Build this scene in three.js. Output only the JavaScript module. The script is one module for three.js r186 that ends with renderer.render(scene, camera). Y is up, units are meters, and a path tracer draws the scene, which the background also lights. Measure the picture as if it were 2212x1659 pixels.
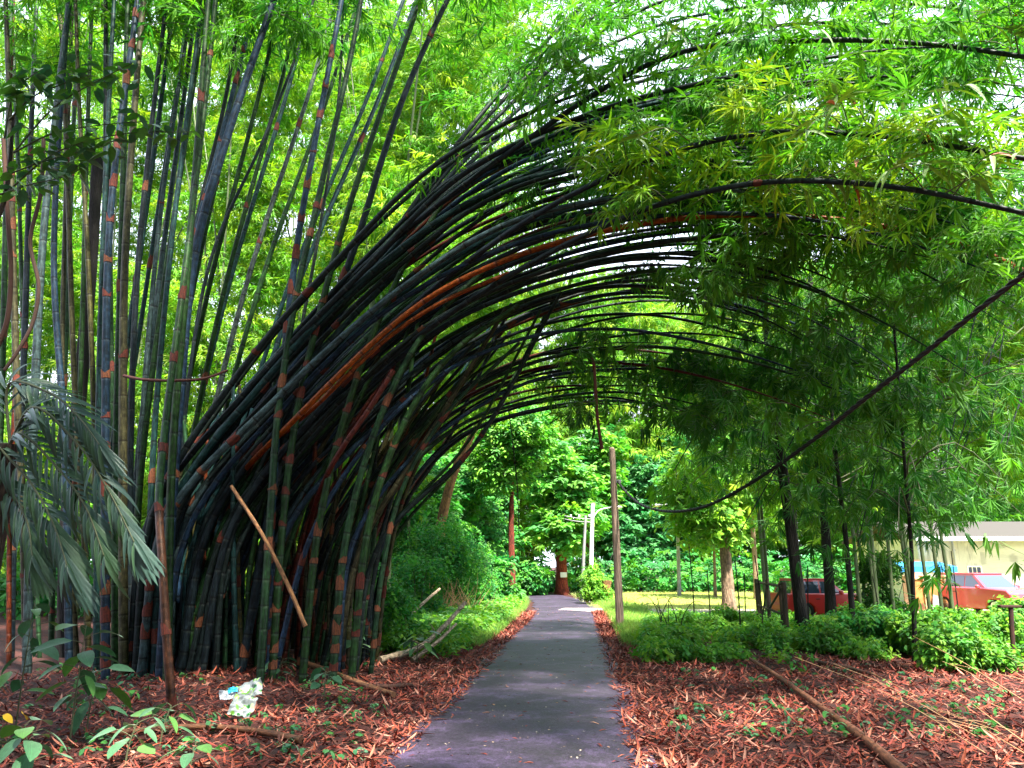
import * as THREE from 'three';
import { mergeGeometries } from 'three/addons/utils/BufferGeometryUtils.js';
import { RoundedBoxGeometry } from 'three/addons/geometries/RoundedBoxGeometry.js';

// ---------- camera, sky, sun, exposure ----------
const scene = new THREE.Scene();
const EYE = 2.0, FOV = 52, PITCH = THREE.MathUtils.degToRad(12.8);
const camera = new THREE.PerspectiveCamera(FOV, 4 / 3, 0.1, 900);
camera.position.set(0, EYE, 0);
camera.lookAt(0, EYE + Math.tan(PITCH) * 10, -10);
const skyTex = (() => {
  const W = 64, H = 32, d = new Float32Array(W * H * 4);
  for (let j = 0; j < H; j++) for (let i = 0; i < W; i++) {
    const up = Math.max(0, Math.sin(((j + 0.5) / H - 0.5) * Math.PI)), k = (j * W + i) * 4, h = 1 - up;
    d[k] = 0.40 + 0.12 * h; d[k + 1] = 0.47 + 0.08 * h; d[k + 2] = 0.62 + 0.02 * h; d[k + 3] = 1;
  }
  const t = new THREE.DataTexture(d, W, H, THREE.RGBAFormat, THREE.FloatType);
  t.mapping = THREE.EquirectangularReflectionMapping; t.magFilter = THREE.LinearFilter; t.needsUpdate = true;
  return t;
})();
scene.background = skyTex; scene.environment = skyTex;
const SUN = new THREE.Vector3(0.22, 0.88, 0.42).normalize();
const sun = new THREE.DirectionalLight(new THREE.Color(1, 0.94, 0.80), 5.0);
sun.position.copy(SUN).multiplyScalar(120); sun.target.position.set(0, 0, -25);
sun.position.add(sun.target.position);
sun.castShadow = true; sun.shadow.radius = 6; sun.shadow.mapSize.set(4096, 4096);
Object.assign(sun.shadow.camera, { left: -60, right: 60, top: 60, bottom: -60, near: 1, far: 300 });
scene.add(sun, sun.target);
const renderer = new THREE.WebGLRenderer({ antialias: true });
renderer.toneMapping = THREE.LinearToneMapping;
renderer.toneMappingExposure = 5.6;
renderer.shadowMap.enabled = true;

// ---------- helpers ----------
let seed = 20240607;
const rnd = () => { seed = (seed + 0x6D2B79F5) | 0; let t = Math.imul(seed ^ (seed >>> 15), 1 | seed); t = (t + Math.imul(t ^ (t >>> 7), 61 | t)) ^ t; return ((t ^ (t >>> 14)) >>> 0) / 4294967296; };
const R = (a, b) => a + (b - a) * rnd();
const gauss = () => (rnd() + rnd() + rnd() + rnd() - 2) * 1.2;
const pick = (a) => a[Math.floor(rnd() * a.length) % a.length];
const V = (x, y, z) => new THREE.Vector3(x, y, z);
const lerp = THREE.MathUtils.lerp, clamp = THREE.MathUtils.clamp;
const C = (r, g, b) => new THREE.Color().setRGB(r, g, b);
// place of a thing at the distance d ahead, measured in the photograph (2212 x 1659)
const CP = Math.cos(PITCH), SP = Math.sin(PITCH), FP = 1700;
const P = (u, v, d) => { const x = (u - 1106) / FP, y = -(v - 829.5) / FP, dy = y * CP + SP, dz = CP - y * SP, s = d / dz; return V(x * s, EYE + dy * s, -d); };
const G = (u, v) => { const x = (u - 1106) / FP, y = -(v - 829.5) / FP, dy = y * CP + SP, dz = CP - y * SP, s = -EYE / dy; return V(x * s, 0, -dz * s); };
const taken = {};
const numbered = (n) => { taken[n] = (taken[n] ?? -1) + 1; return taken[n] ? n + '_' + String(taken[n]).padStart(3, '0') : n; };
function tag(o, label, category, group, kind) {
  if (label) o.userData.label = label;
  if (category) o.userData.category = category;
  if (group) o.userData.group = group;
  if (kind) o.userData.kind = kind;
  return o;
}
function thing(name, label, category, pos, group) { const o = new THREE.Group(); o.name = numbered(name); if (pos) o.position.copy(pos); scene.add(o); return tag(o, label, category, group); }
function mesh(name, geo, mat, parent = scene) { const m = new THREE.Mesh(geo, mat); m.name = parent === scene ? numbered(name) : name; parent.add(m); return m; }
function structure(name, geo, mat) { const m = mesh(name, geo, mat); m.userData.kind = 'structure'; return m; }
const move = (g, x, y, z) => g.translate(x, y, z);
const box = (w, h, d, x = 0, y = 0, z = 0) => move(new THREE.BoxGeometry(w, h, d), x, y, z);
const rbox = (w, h, d, r, x = 0, y = 0, z = 0) => move(new RoundedBoxGeometry(w, h, d, 2, r), x, y, z);
const merge = (list) => mergeGeometries(list.map((g) => { const h = g.index ? g.toNonIndexed() : g; for (const k of Object.keys(h.attributes)) if (!['position', 'normal', 'uv'].includes(k)) h.deleteAttribute(k); return h; }));
// tube along a list of points with a radius for each, uv in metres, optional colours
function sweep(pts, rad, sides = 8, cols = null, cap = true) {
  const n = pts.length, pos = [], nor = [], uv = [], col = [], idx = [];
  let N = null, len = 0;
  for (let i = 0; i < n; i++) {
    const T = pts[Math.min(i + 1, n - 1)].clone().sub(pts[Math.max(i - 1, 0)]).normalize();
    if (!N) { N = Math.abs(T.y) < 0.9 ? V(0, 1, 0) : V(1, 0, 0); }
    N = N.clone().sub(T.clone().multiplyScalar(N.dot(T))).normalize();
    const B = T.clone().cross(N);
    if (i) len += pts[i].distanceTo(pts[i - 1]);
    for (let k = 0; k <= sides; k++) {
      const a = (k / sides) * Math.PI * 2, c = Math.cos(a), s = Math.sin(a), nx = N.x * c + B.x * s, ny = N.y * c + B.y * s, nz = N.z * c + B.z * s;
      const r = typeof rad[i] === 'function' ? rad[i](a) : rad[i];
      pos.push(pts[i].x + nx * r, pts[i].y + ny * r, pts[i].z + nz * r); nor.push(nx, ny, nz); uv.push((k / sides) * 0.6, len);
      if (cols) col.push(cols[i].r, cols[i].g, cols[i].b);
    }
  }
  for (let i = 0; i < n - 1; i++) for (let k = 0; k < sides; k++) { const a = i * (sides + 1) + k, b = a + sides + 1; idx.push(a, a + 1, b, b, a + 1, b + 1); }
  if (cap) for (const i of [0, n - 1]) {
    const at = pos.length / 3, T = (i ? pts[i].clone().sub(pts[i - 1]) : pts[0].clone().sub(pts[1])).normalize();
    for (let k = 0; k < sides; k++) { const j = (i * (sides + 1) + k) * 3; pos.push(pos[j], pos[j + 1], pos[j + 2]); nor.push(T.x, T.y, T.z); uv.push(0, 0); if (cols) col.push(cols[i].r, cols[i].g, cols[i].b); }
    for (let k = 1; k < sides - 1; k++) i ? idx.push(at, at + k, at + k + 1) : idx.push(at, at + k + 1, at + k);
  }
  const g = new THREE.BufferGeometry();
  g.setAttribute('position', new THREE.Float32BufferAttribute(pos, 3)); g.setAttribute('normal', new THREE.Float32BufferAttribute(nor, 3)); g.setAttribute('uv', new THREE.Float32BufferAttribute(uv, 2));
  if (cols) g.setAttribute('color', new THREE.Float32BufferAttribute(col, 3));
  g.setIndex(idx);
  return g;
}
const curve = (pts) => new THREE.CatmullRomCurve3(pts, false, 'centripetal');
const rope = (pts, r0, r1, n = 12, sides = 6) => { const c = curve(pts), a = [], b = []; for (let i = 0; i <= n; i++) { a.push(c.getPoint(i / n)); b.push(lerp(r0, r1, i / n)); } return sweep(a, b, sides); };

// ---------- textures and materials ----------
function noiseTex(w, h, paint, srgb = true) {
  const d = new Uint8Array(w * h * 4);
  for (let j = 0; j < h; j++) for (let i = 0; i < w; i++) { const c = paint(i, j), k = (j * w + i) * 4; d[k] = clamp(c[0], 0, 255); d[k + 1] = clamp(c[1], 0, 255); d[k + 2] = clamp(c[2], 0, 255); d[k + 3] = 255; }
  const t = new THREE.DataTexture(d, w, h); t.wrapS = t.wrapT = THREE.RepeatWrapping; t.magFilter = THREE.LinearFilter; t.minFilter = THREE.LinearMipmapLinearFilter; t.generateMipmaps = true;
  if (srgb) t.colorSpace = THREE.SRGBColorSpace;
  t.needsUpdate = true; return t;
}
function lattice(n) { const a = new Float32Array(n * n); for (let i = 0; i < a.length; i++) a[i] = rnd(); return (x, y) => { const X = Math.floor(x), Y = Math.floor(y), fx = x - X, fy = y - Y, u = fx * fx * (3 - 2 * fx), v = fy * fy * (3 - 2 * fy), at = (i, j) => a[(((j % n) + n) % n) * n + (((i % n) + n) % n)]; return lerp(lerp(at(X, Y), at(X + 1, Y), u), lerp(at(X, Y + 1), at(X + 1, Y + 1), u), v); }; }
const N16 = lattice(16), N64 = lattice(64), N128 = lattice(128);
const fbm = (x, y) => 0.5 * N64(x, y) + 0.27 * N64(x * 2.1 + 7, y * 2.1) + 0.15 * N128(x * 4.3, y * 4.3 + 3) + 0.08 * N128(x * 9, y * 9);
const S = 512;
const asphaltMap = noiseTex(1024, 1024, (i, j) => {
  const a = N16(i / 64, j / 64), b = N64(i / 16, j / 16), big = N16(i / 256 + 5, j / 256 + 9), f = N128(i / 4, j / 4), g = rnd(), s = g > 0.94 ? 46 : g < 0.1 ? -20 : 0, wear = a * 0.6 + b * 0.4 > 0.66 ? 14 : 0;
  const l = 34 + a * 22 + b * 16 + big * 34 + (f - 0.5) * 34 + (rnd() - 0.5) * 26 + s + wear; return [l * 0.68, l * 0.55, l * 0.82];
});
const grainBump = noiseTex(S, S, () => { const l = 128 + (rnd() - 0.5) * 180; return [l, l, l]; }, false);
const soilMap = noiseTex(S, S, (i, j) => { const a = N16(i / S * 16, j / S * 16), b = N64(i / S * 64, j / S * 64), l = 0.5 + 0.5 * a + 0.4 * (b - 0.5) + 0.3 * (rnd() - 0.5); return [92 * l, 36 * l, 24 * l]; });
const lawnMap = noiseTex(S, S, (i, j) => { const a = N16(i / S * 16, j / S * 16), b = N64(i / S * 64, j / S * 64), l = 0.65 + 0.3 * a + 0.3 * (b - 0.5) + 0.25 * (rnd() - 0.5); return [150 * l + 30 * b, 178 * l, 66 * l]; });
const gravelMap = noiseTex(S, S, (i, j) => { const b = N64(i / S * 64, j / S * 64), l = 165 + 40 * (b - 0.5) + 60 * (rnd() - 0.5); return [l, l * 0.93, l * 0.9]; });
const culmMap = noiseTex(256, 512, (i, j) => {
  const st = N64(i / 256 * 64, j / 512 * 8), b = N16(i / 256 * 16, j / 512 * 16), sp = N128(i / 256 * 64, j / 512 * 128);
  let l = 150 + 60 * (st - 0.5) + 80 * (b - 0.5) + 18 * (rnd() - 0.5); const lich = sp > 0.83 ? 60 : 0;
  return [l + lich, l + lich, l + lich * 0.9];
});
const barkMap = noiseTex(256, 512, (i, j) => { const st = N64(i / 256 * 64, j / 512 * 6), b = N16(i / 256 * 16, j / 512 * 16), l = 185 + 120 * (st - 0.5) + 60 * (b - 0.5) + 26 * (rnd() - 0.5); return [l, l, l]; });
const barkBump = noiseTex(256, 512, (i, j) => { const st = N64(i / 256 * 64, j / 512 * 6), l = 255 * st; return [l, l, l]; }, false);
const leafMap = noiseTex(64, 256, (i, j) => { const rib = Math.abs(i - 32) < 2 ? 26 : 0, vein = (i * 5 % 64) < 14 ? 10 : 0, l = 196 + 34 * (N16(i / 4, j / 16) - 0.5) + rib + vein; return [l, l, l * 0.96]; });
const wallMap = noiseTex(256, 256, (i, j) => { const l = 214 + 30 * (N16(i / 16, j / 16) - 0.5) + 14 * (rnd() - 0.5), s = N64(i / 4, j / 32) > 0.72 ? -26 : 0; return [l + s, l + s, (l + s) * 0.95]; });
const rep = (t, x, y) => { const c = t.clone(); c.repeat.set(x, y); c.needsUpdate = true; return c; };

const std = (color, roughness = 0.8, extra = {}) => new THREE.MeshStandardMaterial({ color, roughness, ...extra });
const M = {
  culm: new THREE.MeshPhysicalMaterial({ color: C(1.25, 1.25, 1.25), map: culmMap, vertexColors: true, roughness: 0.5, specularIntensity: 0.35 }),
  sheath: std(C(0.17, 0.022, 0.007), 0.85, { map: rep(barkMap, 2, 2), side: THREE.DoubleSide }),
  sheathPale: std(C(0.26, 0.075, 0.025), 0.85, { map: rep(barkMap, 2, 2), side: THREE.DoubleSide }),
  twig: std(C(0.06, 0.07, 0.03), 0.7),
  dryTwig: std(C(0.45, 0.26, 0.13), 0.8),
  leaf: new THREE.MeshPhysicalMaterial({ color: C(1, 1, 1), roughness: 0.97, specularIntensity: 0.5, transmission: 0.5, thickness: 0, side: THREE.DoubleSide }),
  leafNear: new THREE.MeshPhysicalMaterial({ color: C(0.19, 0.45, 0.016), map: leafMap, roughness: 0.7, clearcoat: 0.5, clearcoatRoughness: 0.32, transmission: 0.45, thickness: 0, side: THREE.DoubleSide }),
  leafNearB: new THREE.MeshPhysicalMaterial({ color: C(0.27, 0.50, 0.012), map: leafMap, roughness: 0.7, clearcoat: 0.5, clearcoatRoughness: 0.32, transmission: 0.45, thickness: 0, side: THREE.DoubleSide }),
  leafOrange: new THREE.MeshPhysicalMaterial({ color: C(0.75, 0.13, 0.01), map: leafMap, roughness: 0.7, transmission: 0.35, thickness: 0, side: THREE.DoubleSide }),
  palm: new THREE.MeshPhysicalMaterial({ color: C(0.04, 0.125, 0.105), map: leafMap, roughness: 0.62, clearcoat: 0.4, clearcoatRoughness: 0.35, transmission: 0.15, thickness: 0, side: THREE.DoubleSide }),
  palmB: new THREE.MeshPhysicalMaterial({ color: C(0.055, 0.17, 0.075), map: leafMap, roughness: 0.62, clearcoat: 0.4, clearcoatRoughness: 0.35, transmission: 0.25, thickness: 0, side: THREE.DoubleSide }),
  plant: new THREE.MeshPhysicalMaterial({ color: C(0.05, 0.24, 0.09), map: leafMap, roughness: 0.7, clearcoat: 0.15, clearcoatRoughness: 0.4, transmission: 0.3, thickness: 0, side: THREE.DoubleSide }),
  plantB: new THREE.MeshPhysicalMaterial({ color: C(0.10, 0.36, 0.03), map: leafMap, roughness: 0.7, clearcoat: 0.15, clearcoatRoughness: 0.4, transmission: 0.35, thickness: 0, side: THREE.DoubleSide }),
  dead: std(C(1, 1, 1), 0.75, { side: THREE.DoubleSide }),
  bark: std(C(0.07, 0.045, 0.03), 0.95, { map: rep(barkMap, 3, 1), bumpMap: rep(barkBump, 3, 1), bumpScale: 0.03 }),
  barkRed: std(C(0.34, 0.055, 0.025), 0.95, { map: rep(barkMap, 3, 1), bumpMap: rep(barkBump, 3, 1), bumpScale: 0.04 }),
  barkDark: std(C(0.014, 0.010, 0.009), 0.95, { map: rep(barkMap, 3, 1), bumpMap: rep(barkBump, 3, 1), bumpScale: 0.03 }),
  barkPale: std(C(0.42, 0.28, 0.18), 0.9, { map: rep(barkMap, 3, 1), bumpMap: rep(barkBump, 3, 1), bumpScale: 0.02 }),
  barkTan: std(C(0.36, 0.17, 0.06), 0.9, { map: rep(barkMap, 3, 1), bumpMap: rep(barkBump, 3, 1), bumpScale: 0.02 }),
  poleWood: std(C(0.52, 0.36, 0.27), 0.85, { map: rep(barkMap, 2, 0.5) }),
  poleGrey: std(C(0.42, 0.42, 0.44), 0.8, { map: rep(barkMap, 2, 0.5) }),
  poleWhite: std(C(0.85, 0.85, 0.85), 0.6),
  metal: std(C(0.35, 0.36, 0.38), 0.45, { metalness: 0.7 }),
  cable: std(C(0.01, 0.01, 0.012), 0.75),
};

// ---------- ground, road, lawn, side path ----------
const roadLine = new THREE.CatmullRomCurve3([[-1.6, 12], [-0.68, 0], [0.03, -8.5], [1.07, -20.9], [1.95, -31], [2.45, -40], [2.2, -48], [0.9, -54], [-2.5, -59], [-9, -63], [-18, -65]].map(([x, z]) => V(x, 0, z)), false, 'centripetal');
const roadPts = roadLine.getSpacedPoints(180);
const roadX = (z) => { let b = 0; for (let i = 1; i < roadPts.length; i++) if (Math.abs(roadPts[i].z - z) < Math.abs(roadPts[b].z - z)) b = i; return roadPts[b].x; };
const roadXs = []; for (let d = -12; d <= 70; d++) roadXs.push(roadX(-d));
const roadAt = (z) => { const d = clamp(-z, -12, 69.99) + 12, i = Math.floor(d); return lerp(roadXs[i], roadXs[i + 1], d - i); };
const HALF = 1.38;
const pathLine = new THREE.CatmullRomCurve3([[2.2, -36], [5, -35.2], [9, -34.6], [15, -35], [24, -34.5], [34, -35]].map(([x, z]) => V(x, 0, z)));
const hump = (x, z) => { const k = clamp((Math.abs(x - roadAt(z)) - 1.6) / 3, 0, 1) * (z > -30 && z < 8 ? 1 : 0.2); return k * 0.11 * (fbm(x * 0.35 + 40, z * 0.35 + 40) - 0.5) * 2; };
{
  const ax = []; for (let i = -60; i <= 60; i++) { const t = i / 60; ax.push(30 * t + 320 * t * t * t * Math.abs(t) * Math.sign(1)); }
  const xs = ax, zs = ax.map((v) => v - 18), pos = [], uv = [], idx = [], n = xs.length;
  for (let j = 0; j < n; j++) for (let i = 0; i < n; i++) { const x = xs[i], z = zs[j]; pos.push(x, hump(x, z) - 0.012, z); uv.push(x / 2.6, z / 2.6); }
  for (let j = 0; j < n - 1; j++) for (let i = 0; i < n - 1; i++) { const a = j * n + i; idx.push(a, a + n, a + 1, a + 1, a + n, a + n + 1); }
  const g = new THREE.BufferGeometry(); g.setAttribute('position', new THREE.Float32BufferAttribute(pos, 3)); g.setAttribute('uv', new THREE.Float32BufferAttribute(uv, 2)); g.setIndex(idx); g.computeVertexNormals();
  structure('ground', g, std(C(0.6, 0.5, 0.45), 1, { map: soilMap, bumpMap: grainBump, bumpScale: 0.01 }));
}
function strip(pts, half, y, mat, name, rough = 0.1, sx = 1.3) {
  const pos = [], uv = [], idx = []; let len = 0;
  pts.forEach((p, i) => {
    const T = pts[Math.min(i + 1, pts.length - 1)].clone().sub(pts[Math.max(i - 1, 0)]).normalize(), side = V(-T.z, 0, T.x);
    if (i) len += p.distanceTo(pts[i - 1]);
    const cols = 6; for (let k = 0; k <= cols; k++) { const s = (k / cols * 2 - 1), w = half + (Math.abs(s) === 1 ? rough * (fbm(len * 1.3 + s * 9, 3) - 0.5) * 2 : 0), q = p.clone().addScaledVector(side, s * w); pos.push(q.x, y + (1 - s * s) * 0.02, q.z); uv.push(s * half / sx + 0.37, len / sx); }
    if (i) for (let k = 0; k < cols; k++) { const a = (i - 1) * (cols + 1) + k, b = a + cols + 1; idx.push(a, a + 1, b, b, a + 1, b + 1); }
  });
  const g = new THREE.BufferGeometry(); g.setAttribute('position', new THREE.Float32BufferAttribute(pos, 3)); g.setAttribute('uv', new THREE.Float32BufferAttribute(uv, 2)); g.setIndex(idx); g.computeVertexNormals();
  return structure(name, g, mat);
}
strip(roadPts, HALF, 0.006, std(C(1, 1, 1), 0.62, { map: asphaltMap, bumpMap: grainBump, bumpScale: 0.006 }), 'road', 0.22, 4.2);
strip(pathLine.getSpacedPoints(60), 1.3, 0.012, std(C(1, 1, 1), 0.9, { map: gravelMap, bumpMap: grainBump, bumpScale: 0.006 }), 'side_path', 0.2);
{
  const sh = new THREE.Shape(); // the clearing right of the road
  const edge = [[3.6, -27.5], [5, -26], [9, -26.6], [13, -27], [20, -25], [32, -24], [46, -30], [46, -54], [24, -58], [10, -57], [5, -54], [4.0, -49], [4.1, -42], [3.7, -36], [3.4, -31]];
  edge.forEach(([x, z], i) => (i ? sh.lineTo(x, -z) : sh.moveTo(x, -z)));
  const g = new THREE.ShapeGeometry(sh); g.rotateX(-Math.PI / 2); const uvA = g.attributes.uv; for (let i = 0; i < uvA.count; i++) uvA.setXY(i, g.attributes.position.getX(i) / 3, g.attributes.position.getZ(i) / 3);
  g.translate(0, 0.006, 0);
  structure('lawn', g, std(C(1, 1, 1), 1, { map: lawnMap }));
}

// ---------- leaves ----------
// one lance-shaped leaf along +X, its upper face towards +Y, drooping at the tip
function leafGeo(len, wid, bend, segs = 3, shape = 'lance', fold = 0.25) {
  const pos = [], uv = [], idx = [];
  const W = shape === 'lance' ? (t) => Math.pow(Math.sin(Math.PI * Math.pow(t, 0.62)), 0.8) : shape === 'ovate' ? (t) => Math.pow(Math.sin(Math.PI * Math.pow(t, 0.75)), 0.65) : (t) => (t < 0.1 ? t * 3 + 0.2 : 0.5 + 0.5 * Math.sin(Math.PI * Math.min(1, t * 0.75)));
  for (let i = 0; i <= segs; i++) {
    const t = i / segs, a = bend * t, x = bend ? (len * Math.sin(a)) / bend : len * t, y = bend ? (-len * (1 - Math.cos(a))) / bend : 0, w = (i === 0 || (i === segs && shape !== 'fish') ? 0.04 : W(t)) * wid / 2;
    for (const s of [-1, 0, 1]) { pos.push(x, y + Math.abs(s) * w * fold, s * w); uv.push(0.5 + s * 0.5, t); }
  }
  for (let i = 0; i < segs; i++) for (let k = 0; k < 2; k++) { const a = i * 3 + k, b = a + 3; idx.push(a, a + 1, b, b, a + 1, b + 1); }
  const g = new THREE.BufferGeometry(); g.setAttribute('position', new THREE.Float32BufferAttribute(pos, 3)); g.setAttribute('uv', new THREE.Float32BufferAttribute(uv, 2)); g.setIndex(idx); g.computeVertexNormals();
  return g;
}
const mat4 = (p, e, s = 1) => new THREE.Matrix4().compose(p, new THREE.Quaternion().setFromEuler(e), V(s, s, s));
// a twig with drooping fans of bamboo leaves; stays upright in the world, only turned about y and tilted a little
function bambooSpray(fans, per, len, wid) {
  const list = [];
  for (let f = 0; f < fans; f++) {
    const t = (f + 0.6) / fans, at = V(0.75 * t, -0.22 * t * t + R(-0.06, 0.06), R(-0.18, 0.18));
    const n = Math.round(per + R(-1.5, 1.5));
    for (let k = 0; k < n; k++) {
      const g = leafGeo(len * R(0.7, 1.15), wid * R(0.8, 1.15), R(0.25, 0.8), 3);
      g.applyMatrix4(mat4(at, new THREE.Euler(R(-0.7, 0.7), R(-1.75, 1.75), R(-1.15, 0.25), 'YZX')));
      list.push(g);
    }
  }
  const tw = rope([V(0, 0, 0), V(0.4, -0.04, 0), V(0.78, -0.24, 0)], 0.006, 0.003, 3, 3); list.push(tw);
  return mergeGeometries(list);
}
function broadSpray(n, len, wid, size = 0.5) {
  const list = [];
  for (let k = 0; k < n; k++) {
    const t = (k + 0.5) / n, g = leafGeo(len * R(0.7, 1.2), wid * R(0.8, 1.2), R(0.1, 0.7), 3, 'ovate', 0.15);
    g.applyMatrix4(mat4(V(size * t, R(-0.12, 0.12) - 0.1 * t, R(-0.2, 0.2) * size), new THREE.Euler(R(-0.6, 0.6), (k % 2 ? 1 : -1) * R(0.3, 1.3), R(-0.7, 0.25), 'YZX')));
    list.push(g);
  }
  return mergeGeometries(list);
}
function fanSpray(fans, len, wid) {
  const list = [];
  for (let f = 0; f < fans; f++) {
    const at = V(0.8 * (f + 0.5) / fans, R(-0.25, 0.08), R(-0.3, 0.3)), plane = R(0, 3.14), n = Math.round(R(6, 10)), mid = R(-0.35, 0.35);
    for (let k = 0; k < n; k++) { const a = mid + (k / (n - 1) - 0.5) * R(1.9, 2.5), g = leafGeo(len * R(0.75, 1.15) * (1 - 0.18 * Math.abs(k / (n - 1) - 0.5)), wid * R(0.8, 1.2), R(0.0, 0.35), 3); g.rotateX(R(-0.9, 0.9)); g.rotateZ(-Math.PI / 2 + a); g.rotateY(plane + R(-0.22, 0.22)); g.translate(at.x, at.y, at.z); list.push(g); }
  }
  list.push(rope([V(0, 0, 0), V(0.4, 0.0, 0), V(0.8, -0.12, 0)], 0.006, 0.003, 3, 3));
  return mergeGeometries(list);
}
const SPRAY = {
  fan: [0, 1, 2, 3].map(() => fanSpray(3, 0.43, 0.044)),
  bamboo: [0, 1, 2, 3].map(() => bambooSpray(3, 7, 0.36, 0.042)),
  bambooFar: [0, 1, 2].map(() => bambooSpray(4, 7, 0.5, 0.062)),
  broad: [0, 1, 2].map(() => broadSpray(16, 0.26, 0.13, 0.6)),
  broadFar: [0, 1, 2].map(() => broadSpray(18, 0.42, 0.22, 0.95)),
  herb: [0, 1, 2].map(() => broadSpray(10, 0.12, 0.062, 0.22)),
};
const LEAFMATS = {};
// leaf sprays at given places [{p, s, yaw, tilt}], the colour of each a mix from a palette
function foliage(name, kind, places, palette, parent, tilt = 0.4) {
  const m = new THREE.InstancedMesh(pick(SPRAY[kind]), M.leaf, places.length), q = new THREE.Quaternion(), c = new THREE.Color();
  places.forEach((o, i) => {
    q.setFromEuler(new THREE.Euler(gauss() * tilt, o.yaw ?? R(0, 6.283), gauss() * tilt, 'YXZ'));
    m.setMatrixAt(i, new THREE.Matrix4().compose(o.p, q, V(1, 1, 1).multiplyScalar((o.s ?? 1) * R(0.75, 1.25))));
    const a = pick(palette), b = pick(palette), t = rnd(), k = R(0.75, 1.25);
    c.setRGB(lerp(a[0], b[0], t) * k, lerp(a[1], b[1], t) * k, lerp(a[2], b[2], t) * k); m.setColorAt(i, c);
  });
  m.name = name; m.userData.kind = 'stuff'; parent.add(m);
  return m;
}
const PAL = {  // bright and deep put sunlit and shaded bamboo zones into the leaf colour
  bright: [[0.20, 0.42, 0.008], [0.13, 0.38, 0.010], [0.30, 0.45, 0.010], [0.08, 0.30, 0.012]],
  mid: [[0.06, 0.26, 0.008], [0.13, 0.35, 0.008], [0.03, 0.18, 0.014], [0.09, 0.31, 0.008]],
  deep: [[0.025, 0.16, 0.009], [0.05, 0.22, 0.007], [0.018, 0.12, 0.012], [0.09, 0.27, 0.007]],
  jungle: [[0.03, 0.27, 0.03], [0.06, 0.32, 0.02], [0.02, 0.21, 0.045], [0.11, 0.35, 0.015]],
  fresh: [[0.08, 0.36, 0.02], [0.14, 0.42, 0.02], [0.05, 0.30, 0.05], [0.20, 0.44, 0.02]],
  teal: [[0.04, 0.28, 0.075], [0.06, 0.32, 0.085], [0.04, 0.25, 0.06], [0.08, 0.33, 0.06]],  // slight blue of distant haze put into the leaf colour
  lime: [[0.18, 0.45, 0.02], [0.26, 0.48, 0.02], [0.12, 0.40, 0.04]],
  herb: [[0.08, 0.31, 0.014], [0.14, 0.38, 0.014], [0.05, 0.26, 0.03], [0.20, 0.40, 0.014]],
};

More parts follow.
